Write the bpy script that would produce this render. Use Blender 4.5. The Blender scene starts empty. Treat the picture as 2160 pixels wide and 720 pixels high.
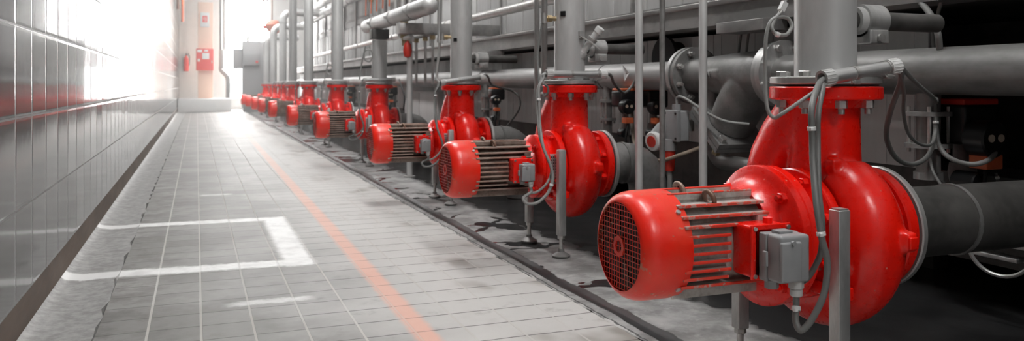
import bpy, bmesh, math, random
from mathutils import Vector, Matrix
R = random.Random(7)
C = bpy.context.scene.collection
PI = math.pi

# ------------------------------------------------------------------ camera
H = 0.70; F = 1714.0; VPX = 415.0; HV = 178.0
YAW = math.atan((1080-VPX)/F); SN, CS = math.sin(YAW), math.cos(YAW)
cd = bpy.data.cameras.new('camera'); cam = bpy.data.objects.new('camera', cd); C.objects.link(cam)
cd.sensor_width = 36; cd.lens = F/2160*36; cd.shift_y = -(360-HV)/2160
cam.location = (0, 0, H); cam.rotation_euler = (PI/2, 0, -YAW)
cd.clip_start = 0.05; cd.clip_end = 200
cd.dof.use_dof = True; cd.dof.focus_distance = 2.2; cd.dof.aperture_fstop = 5.6
bpy.context.scene.camera = cam

def W(u, v, X=None, Y=None, d=None):
    """point in the room seen in direction (u, v) at the given X, Y or depth"""
    t = (u-1080)/F; a = SN+t*CS; b = CS-t*SN
    if X is not None: d = X/a
    elif Y is not None: d = Y/b
    return Vector((a*d, b*d, H-(v-HV)*d/F))

# ------------------------------------------------------------------ materials
def mat(name): 
    m = bpy.data.materials.new(name); m.use_nodes = True
    nt = m.node_tree; return m, nt, nt.nodes['Principled BSDF']
def N(nt, typ, **kw):
    n = nt.nodes.new(typ)
    for k, v in kw.items():
        if k.startswith('i_'): n.inputs[k[2:].replace('_', ' ')].default_value = v
        else: setattr(n, k, v)
    return n
def L(nt, a, b): nt.links.new(a, b)
def M(nt, op, a, b=None, c=None, clamp=False):
    n = nt.nodes.new('ShaderNodeMath'); n.operation = op; n.use_clamp = clamp
    for i, x in enumerate((a, b, c)):
        if x is None: continue
        if isinstance(x, (int, float)): n.inputs[i].default_value = x
        else: L(nt, x, n.inputs[i])
    return n.outputs[0]
def mix(nt, f, a, b):
    n = nt.nodes.new('ShaderNodeMix'); n.data_type = 'RGBA'
    for s, x in ((n.inputs[0], f), (n.inputs[6], a), (n.inputs[7], b)):
        if isinstance(x, (int, float)): s.default_value = x
        elif isinstance(x, tuple): s.default_value = (*x, 1) if len(x) == 3 else x
        else: L(nt, x, s)
    return n.outputs[2]
def noise(nt, vec, scale, detail=4, rough=.55):
    n = N(nt, 'ShaderNodeTexNoise'); n.inputs['Scale'].default_value = scale
    n.inputs['Detail'].default_value = detail; n.inputs['Roughness'].default_value = rough
    if vec is not None: L(nt, vec, n.inputs['Vector'])
    return n.outputs['Fac']
def step(nt, x, lo, hi):
    n = N(nt, 'ShaderNodeMapRange'); n.interpolation_type = 'SMOOTHSTEP'
    L(nt, x, n.inputs['Value']); n.inputs['From Min'].default_value = lo; n.inputs['From Max'].default_value = hi
    return n.outputs['Result']
def bump(nt, bs, h, strength=.3, dist=.002):
    b = N(nt, 'ShaderNodeBump'); b.inputs['Strength'].default_value = strength; b.inputs['Distance'].default_value = dist
    L(nt, h, b.inputs['Height']); L(nt, b.outputs[0], bs.inputs['Normal']); return b
def oc(nt, stretch=None):
    t = N(nt, 'ShaderNodeTexCoord').outputs['Object']
    if stretch:
        m = N(nt, 'ShaderNodeMapping'); m.inputs['Scale'].default_value = stretch; L(nt, t, m.inputs['Vector']); return m.outputs[0]
    return t

def metal(name, c1, c2, rough=.4, metallic=.8, scale=8, stretch=(1, 1, 1), bmp=.1):
    m, nt, b = mat(name); v = oc(nt, stretch)
    n = noise(nt, v, scale); n2 = noise(nt, v, scale*9, 3)
    f = M(nt, 'ADD', M(nt, 'MULTIPLY', n, .75), M(nt, 'MULTIPLY', n2, .25))
    L(nt, mix(nt, step(nt, f, .38, .62), c1, c2), b.inputs['Base Color'])
    b.inputs['Metallic'].default_value = metallic
    L(nt, M(nt, 'MULTIPLY_ADD', n2, .25, rough-.12), b.inputs['Roughness'])
    bump(nt, b, n2, bmp, .001); return m
def paint(name, col, dark, chip=(.25, .2, .17), amount=.60, rough=.22, spots=True, under=.0):
    """worn gloss paint on a casting: chips, grime specks, soft orange peel"""
    m, nt, b = mat(name); v = oc(nt)
    big = noise(nt, v, 7, 5); fine = noise(nt, v, 60, 4, .65); peel = noise(nt, v, 120, 2)
    c = mix(nt, step(nt, big, .4, .75), col, dark)
    ch = step(nt, M(nt, 'ADD', M(nt, 'MULTIPLY', big, .45), M(nt, 'MULTIPLY', fine, .55)), amount, amount+.03)
    c = mix(nt, M(nt, 'MULTIPLY', ch, .8), c, chip)
    if spots:
        vo = N(nt, 'ShaderNodeTexVoronoi'); vo.inputs['Scale'].default_value = 42; L(nt, v, vo.inputs['Vector'])
        sp = M(nt, 'SUBTRACT', 1, step(nt, vo.outputs['Distance'], .06, .12))
        sp = M(nt, 'MULTIPLY', sp, step(nt, big, .5, .6))
        c = mix(nt, M(nt, 'MULTIPLY', sp, .6), c, (.85, .40, .32))
    L(nt, c, b.inputs['Base Color'])
    L(nt, M(nt, 'MULTIPLY_ADD', fine, .3, rough-.1), b.inputs['Roughness'])
    b.inputs['Coat Weight'].default_value = .12; b.inputs['Coat Roughness'].default_value = .12
    bump(nt, b, M(nt, 'ADD', M(nt, 'MULTIPLY', peel, .6), M(nt, 'MULTIPLY', fine, .5)), .28, .0018)
    return m
def plain(name, col, rough=.5, metallic=0, bmp=.05, scale=40, spec=.5):
    m, nt, b = mat(name); v = oc(nt); n = noise(nt, v, scale)
    d = tuple(x*.82 for x in col)
    L(nt, mix(nt, n, col, d), b.inputs['Base Color'])
    b.inputs['Roughness'].default_value = rough; b.inputs['Metallic'].default_value = metallic
    b.inputs['Specular IOR Level'].default_value = spec
    bump(nt, b, n, bmp, .001); return m
def emit(name, col, s):
    m, nt, b = mat(name); b.inputs['Base Color'].default_value = (*col, 1)
    b.inputs['Emission Color'].default_value = (*col, 1); b.inputs['Emission Strength'].default_value = s; return m

RED = paint('worn_red_gloss_paint', (.92, .009, .002), (.84, .007, .002), chip=(.50, .10, .05), amount=.665, rough=.25)
REDF = paint('chalky_red_cowl_paint', (.93, .018, .005), (.86, .075, .035), chip=(.50, .22, .15), amount=.59, rough=.3)
REDW = paint('scraped_red_on_fins', (.80, .04, .018), (.62, .14, .09), chip=(.45, .38, .34), amount=.53, rough=.4, spots=False)
MOTB = metal('brown_grimed_motor_casting', (.15, .105, .085), (.33, .27, .23), .45, .35, 14, (1, 1, 1), .3)
MOT = metal('grimy_cast_motor', (.36, .32, .29), (.60, .58, .55), .42, .4, 14, (1, 1, 1), .3)
GALV = metal('galvanised_steel', (.44, .44, .435), (.58, .58, .57), .42, .75, 22, (1, 1, .3), .12)
STEEL = metal('brushed_stainless_pipe', (.56, .56, .555), (.68, .68, .675), .40, .3, 5, (1, 1, .35), .1)
STEELB = metal('satin_steel_bolt', (.5, .49, .47), (.62, .61, .6), .32, .8, 20)
HEAD = metal('shaded_header_steel', (.18, .177, .172), (.28, .275, .27), .45, .45, 6, (1, .4, 1), .12)  # header steel darkened to paint in the shade by the machine
CAST = metal('grey_cast_iron', (.19, .187, .183), (.27, .265, .26), .5, .4, 12, (1, 1, 1), .3)
SHEET = metal('machine_sheet_steel', (.42, .415, .41), (.54, .535, .53), .5, .2, 3, (1, 1, .25), .08)
SKIRT = metal('pale_skirt_sheet', (.62, .615, .61), (.72, .715, .71), .5, .1, 3, (1, 1, .2), .05)
HEAD_LIT = metal('lit_header_steel', (.36, .355, .35), (.48, .475, .47), .42, .4, 6, (1, .4, 1), .1)  # paler copy with window light painted into the left header run
REDB = metal('brown_fin_edges', (.36, .23, .18), (.46, .36, .31), .45, .4, 14)
BEAM = metal('machine_beam_steel', (.28, .275, .27), (.44, .43, .42), .38, .7, 4, (1, .5, 1), .1)
DARKS = metal('dark_shaded_steel', (.06, .058, .055), (.11, .105, .10), .55, .4, 5)  # shade under the machine put into this near-black colour
RUB = plain('black_rubber', (.012, .012, .012), .55)
BLK = plain('black_plastic', (.01, .01, .011), .35)
GCAB = plain('grey_cable_sheath', (.17, .17, .165), .45)
LCAB = plain('light_grey_cable_sheath', (.30, .30, .29), .45)
GPL = plain('grey_plastic_housing', (.32, .325, .33), .42)
WPL = plain('pale_plastic', (.55, .55, .54), .4)
POL = plain('polished_conduit_steel', (.66, .66, .655), .3, .7, .0)
CWH = plain('white_plastic', (.8, .8, .79), .35)
ORG = plain('orange_plastic', (.72, .16, .06), .4)
REDP = plain('red_plastic', (.6, .03, .015), .4)
BRASS = metal('brass_gland', (.55, .42, .25), (.62, .5, .32), .35, .9)
GRY = plain('grey_enamel_cabinet', (.36, .365, .37), .4)
WHT = plain('white_render_wall', (.82, .82, .81), .6, scale=8)
PEACH = plain('peach_painted_column', (.93, .64, .50), .6)
CEIL = plain('pale_ceiling', (.62, .62, .61), .8)
FIRE = plain('signal_red_enamel', (.8, .03, .02), .35)
COP = metal('brown_hanging_pipe', (.20, .11, .08), (.28, .15, .1), .5, .5)

def floor_tile():
    m, nt, b = mat('glazed_floor_tiles'); v = oc(nt)
    s = N(nt, 'ShaderNodeSeparateXYZ'); L(nt, v, s.inputs[0]); X, Y = s.outputs[0], s.outputs[1]
    n1 = noise(nt, v, 2.2, 5); n2 = noise(nt, v, 26, 5, .6); n3 = noise(nt, v, 9, 6, .65)
    tx = M(nt, 'DIVIDE', M(nt, 'ADD', X, -.012+14.1), .141)
    wob = M(nt, 'MULTIPLY', M(nt, 'SUBTRACT', n3, .5), .010)
    ty = M(nt, 'DIVIDE', M(nt, 'ADD', M(nt, 'ADD', Y, -2.516+14.1), wob), .141)
    fx, fy = M(nt, 'PINGPONG', tx, .5), M(nt, 'PINGPONG', ty, .5)
    gx = M(nt, 'SUBTRACT', 1, step(nt, fx, .018, .034)); gy = M(nt, 'SUBTRACT', 1, step(nt, fy, .014, .032))
    # per-tile tone
    cmb = N(nt, 'ShaderNodeCombineXYZ'); L(nt, M(nt, 'FLOOR', tx), cmb.inputs[0]); L(nt, M(nt, 'FLOOR', ty), cmb.inputs[1])
    wn = N(nt, 'ShaderNodeTexWhiteNoise'); L(nt, cmb.outputs[0], wn.inputs['Vector'])
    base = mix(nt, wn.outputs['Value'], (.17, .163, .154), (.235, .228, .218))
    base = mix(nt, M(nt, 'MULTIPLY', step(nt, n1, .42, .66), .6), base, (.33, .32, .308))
    # overhead light painted in: tiles paler towards the pumps
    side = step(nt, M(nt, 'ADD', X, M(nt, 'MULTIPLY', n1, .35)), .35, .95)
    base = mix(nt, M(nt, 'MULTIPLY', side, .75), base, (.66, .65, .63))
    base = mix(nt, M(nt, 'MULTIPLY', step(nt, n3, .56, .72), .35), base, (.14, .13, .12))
    # brown stains creeping from the pump bed
    st = M(nt, 'MULTIPLY', step(nt, X, .62, 1.1), step(nt, noise(nt, oc(nt, (1.1, .9, 1)), 2.6, 3), .55, .68))
    base = mix(nt, M(nt, 'MULTIPLY', st, .65), base, (.17, .145, .115))
    edge_dark = M(nt, 'MULTIPLY', M(nt, 'SUBTRACT', 1, step(nt, X, -.26, .06)), step(nt, n3, .42, .6))  # darker patches towards the gutter
    base = mix(nt, M(nt, 'MULTIPLY', edge_dark, .6), base, (.11, .10, .095))
    # joints
    gxc = mix(nt, step(nt, n1, .35, .7), (.52, .50, .47), (.60, .59, .57))
    c = mix(nt, M(nt, 'MULTIPLY', gy, .8), base, (.085, .08, .075))
    c = mix(nt, M(nt, 'MULTIPLY', gx, .85), c, gxc)
    # painted marks
    def band(coord, lo, hi, e=.008):
        a = step(nt, coord, lo-e, lo+e); z = M(nt, 'SUBTRACT', 1, step(nt, coord, hi-e, hi+e)); return M(nt, 'MULTIPLY', a, z)
    jx = M(nt, 'ADD', X, M(nt, 'MULTIPLY', M(nt, 'SUBTRACT', n2, .5), .03))
    jy = M(nt, 'ADD', Y, M(nt, 'MULTIPLY', M(nt, 'SUBTRACT', n2, .5), .06))
    yb = M(nt, 'ADD', jy, M(nt, 'MULTIPLY', X, .05))
    w1 = M(nt, 'MULTIPLY', band(jx, -.6, .425), band(yb, 4.36, 4.46, .02))
    w2 = M(nt, 'MULTIPLY', band(jx, -.6, .43), band(yb, 3.25, 3.36, .02))
    w3 = M(nt, 'MULTIPLY', band(jx, .32, .43, .018), band(jy, 3.22, 4.44, .02))
    w4 = M(nt, 'MULTIPLY', band(jx, .10, .345, .04), band(jy, 2.70, 2.75, .015))
    w5 = M(nt, 'MULTIPLY', band(jx, .02, .2, .02), band(jy, 5.44, 5.51, .02))
    w = M(nt, 'MAXIMUM', M(nt, 'MAXIMUM', w1, w2), M(nt, 'MAXIMUM', w3, M(nt, 'MAXIMUM', M(nt, 'MULTIPLY', w4, .7), M(nt, 'MULTIPLY', w5, .5))))
    w = M(nt, 'MULTIPLY', w, M(nt, 'ADD', .72, M(nt, 'MULTIPLY', step(nt, n3, .35, .6), .28)))
    c = mix(nt, w, c, (.88, .88, .87))
    xo = M(nt, 'SUBTRACT', M(nt, 'ADD', X, M(nt, 'MULTIPLY', M(nt, 'SUBTRACT', n2, .5), .02)), M(nt, 'MULTIPLY', Y, .006))
    o = M(nt, 'MULTIPLY', band(xo, .550, .614, .014), M(nt, 'SUBTRACT', 1, M(nt, 'MULTIPLY', M(nt, 'MAXIMUM', gx, gy), .35)))
    o = M(nt, 'MULTIPLY', o, M(nt, 'SUBTRACT', 1, M(nt, 'MULTIPLY', step(nt, M(nt, 'ADD', Y, M(nt, 'MULTIPLY', n1, 3)), 3, 14), .7)))  # orange line fades with distance, haze painted into its colour
    c = mix(nt, M(nt, 'MULTIPLY', o, .62), c, (.88, .40, .27))
    L(nt, c, b.inputs['Base Color'])
    L(nt, M(nt, 'ADD', M(nt, 'MULTIPLY_ADD', n2, .25, .42), M(nt, 'MULTIPLY', gx, .2)), b.inputs['Roughness'])
    b.inputs['Specular IOR Level'].default_value = .4
    hgt = M(nt, 'SUBTRACT', M(nt, 'MULTIPLY', n2, .3), M(nt, 'MAXIMUM', gx, gy))
    bump(nt, b, hgt, .35, .002); return m
TILE = floor_tile()

def gutter_mat():
    m, nt, b = mat('pale_gutter_concrete'); v = oc(nt)
    s = N(nt, 'ShaderNodeSeparateXYZ'); L(nt, v, s.inputs[0]); X, Y = s.outputs[0], s.outputs[1]
    n2 = noise(nt, v, 26, 5, .65); n3 = noise(nt, v, 7, 6, .6)
    c = mix(nt, step(nt, n2, .3, .7), (.24, .236, .228), (.38, .375, .365))
    c = mix(nt, M(nt, 'MULTIPLY', step(nt, n3, .52, .7), .5), c, (.2, .19, .18))
    jy = M(nt, 'ADD', M(nt, 'ADD', Y, M(nt, 'MULTIPLY', X, .05)), M(nt, 'MULTIPLY', M(nt, 'SUBTRACT', n2, .5), .05))
    def band(lo, hi, e=.015): return M(nt, 'MULTIPLY', step(nt, jy, lo-e, lo+e), M(nt, 'SUBTRACT', 1, step(nt, jy, hi-e, hi+e)))
    w = M(nt, 'MAXIMUM', band(4.36, 4.46), band(3.25, 3.36))
    c = mix(nt, M(nt, 'MULTIPLY', w, .85), c, (.85, .85, .84))
    L(nt, c, b.inputs['Base Color']); b.inputs['Roughness'].default_value = .6
    bump(nt, b, n2, .35, .0025); return m
GUT = gutter_mat()

def bed_mat():
    m, nt, b = mat('rough_wet_concrete'); v = oc(nt)
    s = N(nt, 'ShaderNodeSeparateXYZ'); L(nt, v, s.inputs[0]); X, Y = s.outputs[0], s.outputs[1]
    n1 = noise(nt, v, 1.9, 4, .5); n2 = noise(nt, v, 22, 6, .65); n3 = noise(nt, v, 6, 6, .6)
    c = mix(nt, step(nt, n3, .35, .68), (.16, .158, .155), (.38, .375, .37))
    c = mix(nt, M(nt, 'MULTIPLY', step(nt, n2, .5, .75), .5), c, (.48, .475, .465))
    # wet: water in the channel, cracks and pools, plus painted shade under the machine
    xw = M(nt, 'ADD', X, M(nt, 'ADD', M(nt, 'MULTIPLY', M(nt, 'SUBTRACT', n3, .5), .05), M(nt, 'MULTIPLY', M(nt, 'SUBTRACT', n2, .5), .012)))
    ch = M(nt, 'MULTIPLY', step(nt, xw, 1.182, 1.187), M(nt, 'SUBTRACT', 1, step(nt, xw, 1.238, 1.243)))
    pool = M(nt, 'MULTIPLY', step(nt, M(nt, 'ADD', n1, M(nt, 'MULTIPLY', M(nt, 'SUBTRACT', n3, .5), .14)), .60, .607), step(nt, X, 1.19, 1.21))
    vo = N(nt, 'ShaderNodeTexVoronoi', feature='DISTANCE_TO_EDGE'); vo.inputs['Scale'].default_value = 2.1
    wv = N(nt, 'ShaderNodeVectorMath', operation='SCALE'); wv.inputs['Scale'].default_value = .12; nz = N(nt, 'ShaderNodeTexNoise'); nz.inputs['Scale'].default_value = 7; L(nt, v, nz.inputs['Vector']); L(nt, nz.outputs['Color'], wv.inputs[0])
    av = N(nt, 'ShaderNodeVectorMath', operation='ADD'); L(nt, v, av.inputs[0]); L(nt, wv.outputs[0], av.inputs[1]); L(nt, av.outputs[0], vo.inputs['Vector'])
    crk = M(nt, 'MULTIPLY', M(nt, 'SUBTRACT', 1, step(nt, vo.outputs['Distance'], .02, .028)), M(nt, 'MULTIPLY', step(nt, X, 1.2, 1.22), step(nt, n1, .47, .52)))
    far = step(nt, M(nt, 'ADD', X, M(nt, 'MULTIPLY', n3, .25)), 1.60, 1.66)  # dark band painting in the shade under the machine
    wet_shade = M(nt, 'MAXIMUM', M(nt, 'MAXIMUM', ch, crk), M(nt, 'MAXIMUM', pool, far))
    # ragged mortar edge along the tiles with a thin dark crack
    xe = M(nt, 'ADD', X, M(nt, 'MULTIPLY', M(nt, 'SUBTRACT', n2, .5), .03))
    mort = M(nt, 'MULTIPLY', M(nt, 'SUBTRACT', 1, step(nt, xe, 1.146, 1.150)), step(nt, n3, .45, .5))
    c = mix(nt, M(nt, 'MULTIPLY', mort, .7), c, (.62, .61, .59))
    line = M(nt, 'MULTIPLY', step(nt, xe, 1.143, 1.146), M(nt, 'SUBTRACT', 1, step(nt, xe, 1.149, 1.153)))
    c = mix(nt, M(nt, 'MULTIPLY', line, .9), c, (.03, .03, .03))
    c = mix(nt, M(nt, 'MULTIPLY', wet_shade, .95), c, (.014, .014, .015))
    L(nt, c, b.inputs['Base Color'])
    L(nt, M(nt, 'ADD', M(nt, 'SUBTRACT', .62, M(nt, 'MULTIPLY', wet_shade, .40)), M(nt, 'MULTIPLY', ch, .20)), b.inputs['Roughness'])
    bb = bump(nt, b, M(nt, 'ADD', M(nt, 'MULTIPLY', n2, .6), n3), .5, .006)
    L(nt, M(nt, 'SUBTRACT', .6, M(nt, 'MULTIPLY', wet_shade, .45)), bb.inputs['Strength']); return m
BED = bed_mat()

def wall_tile():
    m, nt, b = mat('glossy_wall_tiles'); v = oc(nt)
    s = N(nt, 'ShaderNodeSeparateXYZ'); L(nt, v, s.inputs[0]); Y, Z = s.outputs[1], s.outputs[2]
    ty = M(nt, 'DIVIDE', M(nt, 'ADD', Y, -2.496+23.5), .235); tz = M(nt, 'DIVIDE', M(nt, 'ADD', Z, -.109+2.5), .25)
    fy, fz = M(nt, 'PINGPONG', ty, .5), M(nt, 'PINGPONG', tz, .5)
    gy = M(nt, 'SUBTRACT', 1, step(nt, fy, .006, .015)); gz = M(nt, 'SUBTRACT', 1, step(nt, fz, .006, .016)); g = M(nt, 'MAXIMUM', gy, gz)
    cmb = N(nt, 'ShaderNodeCombineXYZ'); L(nt, M(nt, 'FLOOR', ty), cmb.inputs[0]); L(nt, M(nt, 'FLOOR', tz), cmb.inputs[1])
    wn = N(nt, 'ShaderNodeTexWhiteNoise'); L(nt, cmb.outputs[0], wn.inputs['Vector'])
    c = mix(nt, wn.outputs['Value'], (.085, .083, .08), (.11, .108, .105))
    n2 = noise(nt, v, 3, 3); c = mix(nt, M(nt, 'MULTIPLY', n2, .25), c, (.065, .063, .06))
    c = mix(nt, M(nt, 'MULTIPLY', g, .4), c, (.40, .395, .39))
    L(nt, c, b.inputs['Base Color'])
    L(nt, M(nt, 'MULTIPLY_ADD', g, .3, .10), b.inputs['Roughness']); b.inputs['Specular IOR Level'].default_value = .3
    # every tile sits at a slightly different tilt
    geo = N(nt, 'ShaderNodeNewGeometry'); sub = N(nt, 'ShaderNodeVectorMath', operation='SUBTRACT'); L(nt, wn.outputs['Color'], sub.inputs[0]); sub.inputs[1].default_value = (.5, .5, .5)
    sc = N(nt, 'ShaderNodeVectorMath', operation='SCALE'); L(nt, sub.outputs[0], sc.inputs[0]); sc.inputs['Scale'].default_value = .014
    ad = N(nt, 'ShaderNodeVectorMath', operation='ADD'); L(nt, geo.outputs['Normal'], ad.inputs[0]); L(nt, sc.outputs[0], ad.inputs[1])
    no = N(nt, 'ShaderNodeVectorMath', operation='NORMALIZE'); L(nt, ad.outputs[0], no.inputs[0])
    bb = bump(nt, b, M(nt, 'SUBTRACT', M(nt, 'MULTIPLY', noise(nt, v, 7, 2), .5), M(nt, 'MULTIPLY', M(nt, 'SUBTRACT', 1, M(nt, 'MINIMUM', step(nt, fy, .0, .05), step(nt, fz, .0, .05))), .7)), .35, .003)
    L(nt, no.outputs[0], bb.inputs['Normal']); return m
WTILE = wall_tile()
KICK = metal('brown_kick_strip', (.085, .06, .045), (.15, .11, .085), .6, .1, 6, (1, .3, 1), .2)
WINM = emit('daylit_frosted_glazing', (1, .995, .98), 36)
LAMP = emit('fluorescent_diffuser', (1, .995, .985), 38)

# ------------------------------------------------------------------ mesh helpers
def cr(pts, n=8):
    """smooth path through points"""
    pts = [Vector(p) for p in pts]; out = []
    P = [pts[0]*2-pts[1]]+pts+[pts[-1]*2-pts[-2]]
    for i in range(1, len(P)-2):
        a, b_, c, d = P[i-1:i+3]
        for k in range(n):
            t = k/n; out.append(.5*((2*b_)+(c-a)*t+(2*a-5*b_+4*c-d)*t*t+(3*b_-a-3*c+d)*t**3))
    out.append(pts[-1]); return out
class G:
    def __init__(s): s.bm = bmesh.new()
    def box(s, c, d, rz=0, bev=0, mtx=None):
        m = mtx or (Matrix.Translation(Vector(c)) @ Matrix.Rotation(rz, 4, 'Z'))
        r = bmesh.ops.create_cube(s.bm, size=1, matrix=m @ Matrix.Diagonal((*d, 1)))
        if bev:
            es = list({e for v in r['verts'] for e in v.link_edges})
            bmesh.ops.bevel(s.bm, geom=es, offset=bev, segments=3, profile=.5, affect='EDGES')
        return s
    def rings(s, rings, cap=True, close=False):
        R_ = [[s.bm.verts.new(p) for p in r] for r in rings]; n = len(R_[0])
        for i in range(len(R_)-1+(1 if close else 0)):
            a, b_ = R_[i], R_[(i+1) % len(R_)]
            for k in range(n): s.bm.faces.new((a[k], a[(k+1) % n], b_[(k+1) % n], b_[k]))
        if cap and not close: s.bm.faces.new(R_[0][::-1]); s.bm.faces.new(R_[-1])
        return s
    def tube(s, pts, r, seg=14, cap=True, close=False):
        pts = [Vector(p) for p in pts]; n = len(pts)
        rs = r if isinstance(r, (list, tuple)) else [r]*n
        T = []
        for i in range(n):
            a = pts[i-1] if (i > 0 or close) else pts[i]; b_ = pts[(i+1) % n] if (i < n-1 or close) else pts[i]
            T.append((b_-a).normalized())
        up = Vector((0, 0, 1)) if abs(T[0].z) < .9 else Vector((1, 0, 0))
        x = T[0].cross(up).normalized(); out = []
        for i in range(n):
            x = (x-T[i]*x.dot(T[i])).normalized(); y = T[i].cross(x)
            out.append([pts[i]+rs[i]*(math.cos(2*PI*k/seg)*x+math.sin(2*PI*k/seg)*y) for k in range(seg)])
        return s.rings(out, cap, close)
    def cyl(s, a, b_, r, seg=24, r2=None, cham=0):
        a, b_ = Vector(a), Vector(b_)
        if cham:
            d = (b_-a).normalized()*cham; r2 = r if r2 is None else r2
            return s.tube([a, a+d, b_-d, b_], [r-cham, r, r2, r2-cham], seg)
        return s.tube([a, b_], [r, r if r2 is None else r2], seg)
    def lathe(s, prof, o=(0, 0, 0), axis='x', seg=48, cap=True):
        """profile of (along, radius) about an axis through o"""
        o = Vector(o); A = {'x': ((1, 0, 0), (0, 1, 0), (0, 0, 1)), 'y': ((0, 1, 0), (0, 0, 1), (1, 0, 0)), 'z': ((0, 0, 1), (1, 0, 0), (0, 1, 0))}[axis]
        A = [Vector(q) for q in A]
        return s.rings([[o+A[0]*h+r*(math.cos(2*PI*k/seg)*A[1]+math.sin(2*PI*k/seg)*A[2]) for k in range(seg)] for h, r in prof], cap)
    def ring(s, a, b_, ro, ri, seg=32):
        """hollow ring between two points"""
        a, b_ = Vector(a), Vector(b_); t = (b_-a).normalized()
        up = Vector((0, 0, 1)) if abs(t.z) < .9 else Vector((1, 0, 0)); x = t.cross(up).normalized(); y = t.cross(x)
        q = [(a, ro), (b_, ro), (b_, ri), (a, ri)]
        return s.rings([[p+r*(math.cos(2*PI*k/seg)*x+math.sin(2*PI*k/seg)*y) for k in range(seg)] for p, r in q], False, True)
    def hexa(s, a, b_, r): 
        return s.cyl(a, b_, r, 6, cham=min(.0012, r*.15))
    def torus(s, c, n, R0, r, seg=28, ms=10):
        c, n = Vector(c), Vector(n).normalized(); up = Vector((0, 0, 1)) if abs(n.z) < .9 else Vector((1, 0, 0)); x = n.cross(up).normalized(); y = n.cross(x)
        return s.tube([c+R0*(math.cos(2*PI*k/seg)*x+math.sin(2*PI*k/seg)*y) for k in range(seg)], r, ms, close=True)
    def mesh(s, name, m, ang=38):
        me = bpy.data.meshes.new(name); bmesh.ops.recalc_face_normals(s.bm, faces=s.bm.faces[:]); s.bm.to_mesh(me); s.bm.free()
        for p in me.polygons: p.use_smooth = True
        me.set_sharp_from_angle(angle=math.radians(ang)); me.materials.append(m); return me
    def ob(s, name, m, parent=None, ang=38):
        o = bpy.data.objects.new(name, s.mesh(name, m, ang)); C.objects.link(o)
        if parent: o.parent = parent
        return o
def tag(o, label, cat, group=None):
    o['label'] = label; o['category'] = cat
    if group: o['group'] = group
    return o
def empty(name, loc, label, cat, group=None, rz=0):
    o = bpy.data.objects.new(name, None); C.objects.link(o); o.location = loc; o.rotation_euler.z = rz
    o.empty_display_size = .05; return tag(o, label, cat, group)
def struct(o): o['kind'] = 'structure'; return o
def copy_tree(o, parent=None):
    c = o.copy(); C.objects.link(c); c.parent = parent
    for ch in [x for x in bpy.data.objects if x.parent is o]: copy_tree(ch, c)
    return c
def remesh(g, name, m, voxel, sm=6, parent=None):
    me = g.mesh(name+'_raw', m, 180); t = bpy.data.objects.new(name+'_raw', me); C.objects.link(t)
    r = t.modifiers.new('r', 'REMESH'); r.mode = 'VOXEL'; r.voxel_size = voxel; r.use_smooth_shade = True
    s = t.modifiers.new('s', 'SMOOTH'); s.factor = .5; s.iterations = sm
    dg = bpy.context.evaluated_depsgraph_get(); dg.update()
    nm = bpy.data.meshes.new_from_object(t.evaluated_get(dg)); bpy.data.objects.remove(t)
    nm.name = name
    for p in nm.polygons: p.use_smooth = True
    if not nm.materials: nm.materials.append(m)
    o = bpy.data.objects.new(name, nm); C.objects.link(o); o.parent = parent; return o
def lettering(txt, size, ext, m, mtx, parent, name='raised_lettering'):
    cu = bpy.data.curves.new(name, 'FONT'); cu.body = txt; cu.size = size; cu.extrude = ext; cu.align_x = 'CENTER'; cu.align_y = 'CENTER'
    t = bpy.data.objects.new(name, cu); C.objects.link(t); dg = bpy.context.evaluated_depsgraph_get(); dg.update()
    me = bpy.data.meshes.new_from_object(t.evaluated_get(dg)); bpy.data.objects.remove(t)
    me.transform(mtx); me.materials.clear(); me.materials.append(m)
    o = bpy.data.objects.new(name, me); C.objects.link(o); o.parent = parent; return o

# ------------------------------------------------------------------ the room
ROOM_Y0, ROOM_Y1, ZC, XR = -3.0, 24.0, 3.3, 5.5
def slab(name, lo, hi, m):
    lo, hi = Vector(lo), Vector(hi); return struct(G().box((lo+hi)/2, hi-lo).ob(name, m))
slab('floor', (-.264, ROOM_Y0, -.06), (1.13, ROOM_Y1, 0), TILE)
# sloped gutter strip with a cove against the wall
g = G(); ny = 260
prof = [(-.4495, -.06), (-.4495, .014), (-.440, .006), (-.425, .001), (-.39, -.004), (-.33, -.003), (-.267, .0006), (-.2645, -.06)]
rows = []
for j in range(ny+1):
    y = ROOM_Y0+(ROOM_Y1-ROOM_Y0)*j/ny
    e = .006*math.sin(y*31)+.005*math.sin(y*77+1)+.004*R.uniform(-1, 1)
    rows.append([Vector((x+(e if i in (6,) else 0), y, z+(.0012*R.uniform(-1, 1) if 2 < i < 6 else 0))) for i, (x, z) in enumerate(prof)])
g.rings(rows); struct(g.ob('trim_1', GUT))
# rough pump bed: a height field with a drainage channel
def h2(x, y):
    s = 0
    for k, (fx, fy, p, a) in enumerate(((2.1, 3.3, .3, .004), (7.3, 5.1, 1.7, .003), (13.7, 17.1, 4.0, .0018), (31, 27, 2.2, .0009))): s += a*math.sin(fx*x+p+1.3*math.sin(fy*y*.7+k))*math.cos(fy*y+p*2+.8*math.sin(fx*x))
    return s
def bedz(x, y):
    c = 1.21; w = .026+.004*math.sin(y*7.7)
    dch = max(0, 1-((x-c)/w)**2) if abs(x-c) < w else 0
    z = -.002+h2(x, y)*min(1, (x-1.128)/.1)-.007*min(1, dch*2.2)
    return z
bm = bmesh.new(); xs = [1.131+.006*math.sin(0)]+[1.14+.012*i for i in range(40)]+[1.64+.08*i for i in range(48)]
ys = []; y = .6
while y < 9: ys.append(y); y += .018 if y < 5 else .04
while y < ROOM_Y1: ys.append(y); y += .25
ys.append(ROOM_Y1); ys = [ROOM_Y0, -1, 0]+ys
vs = []
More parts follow.
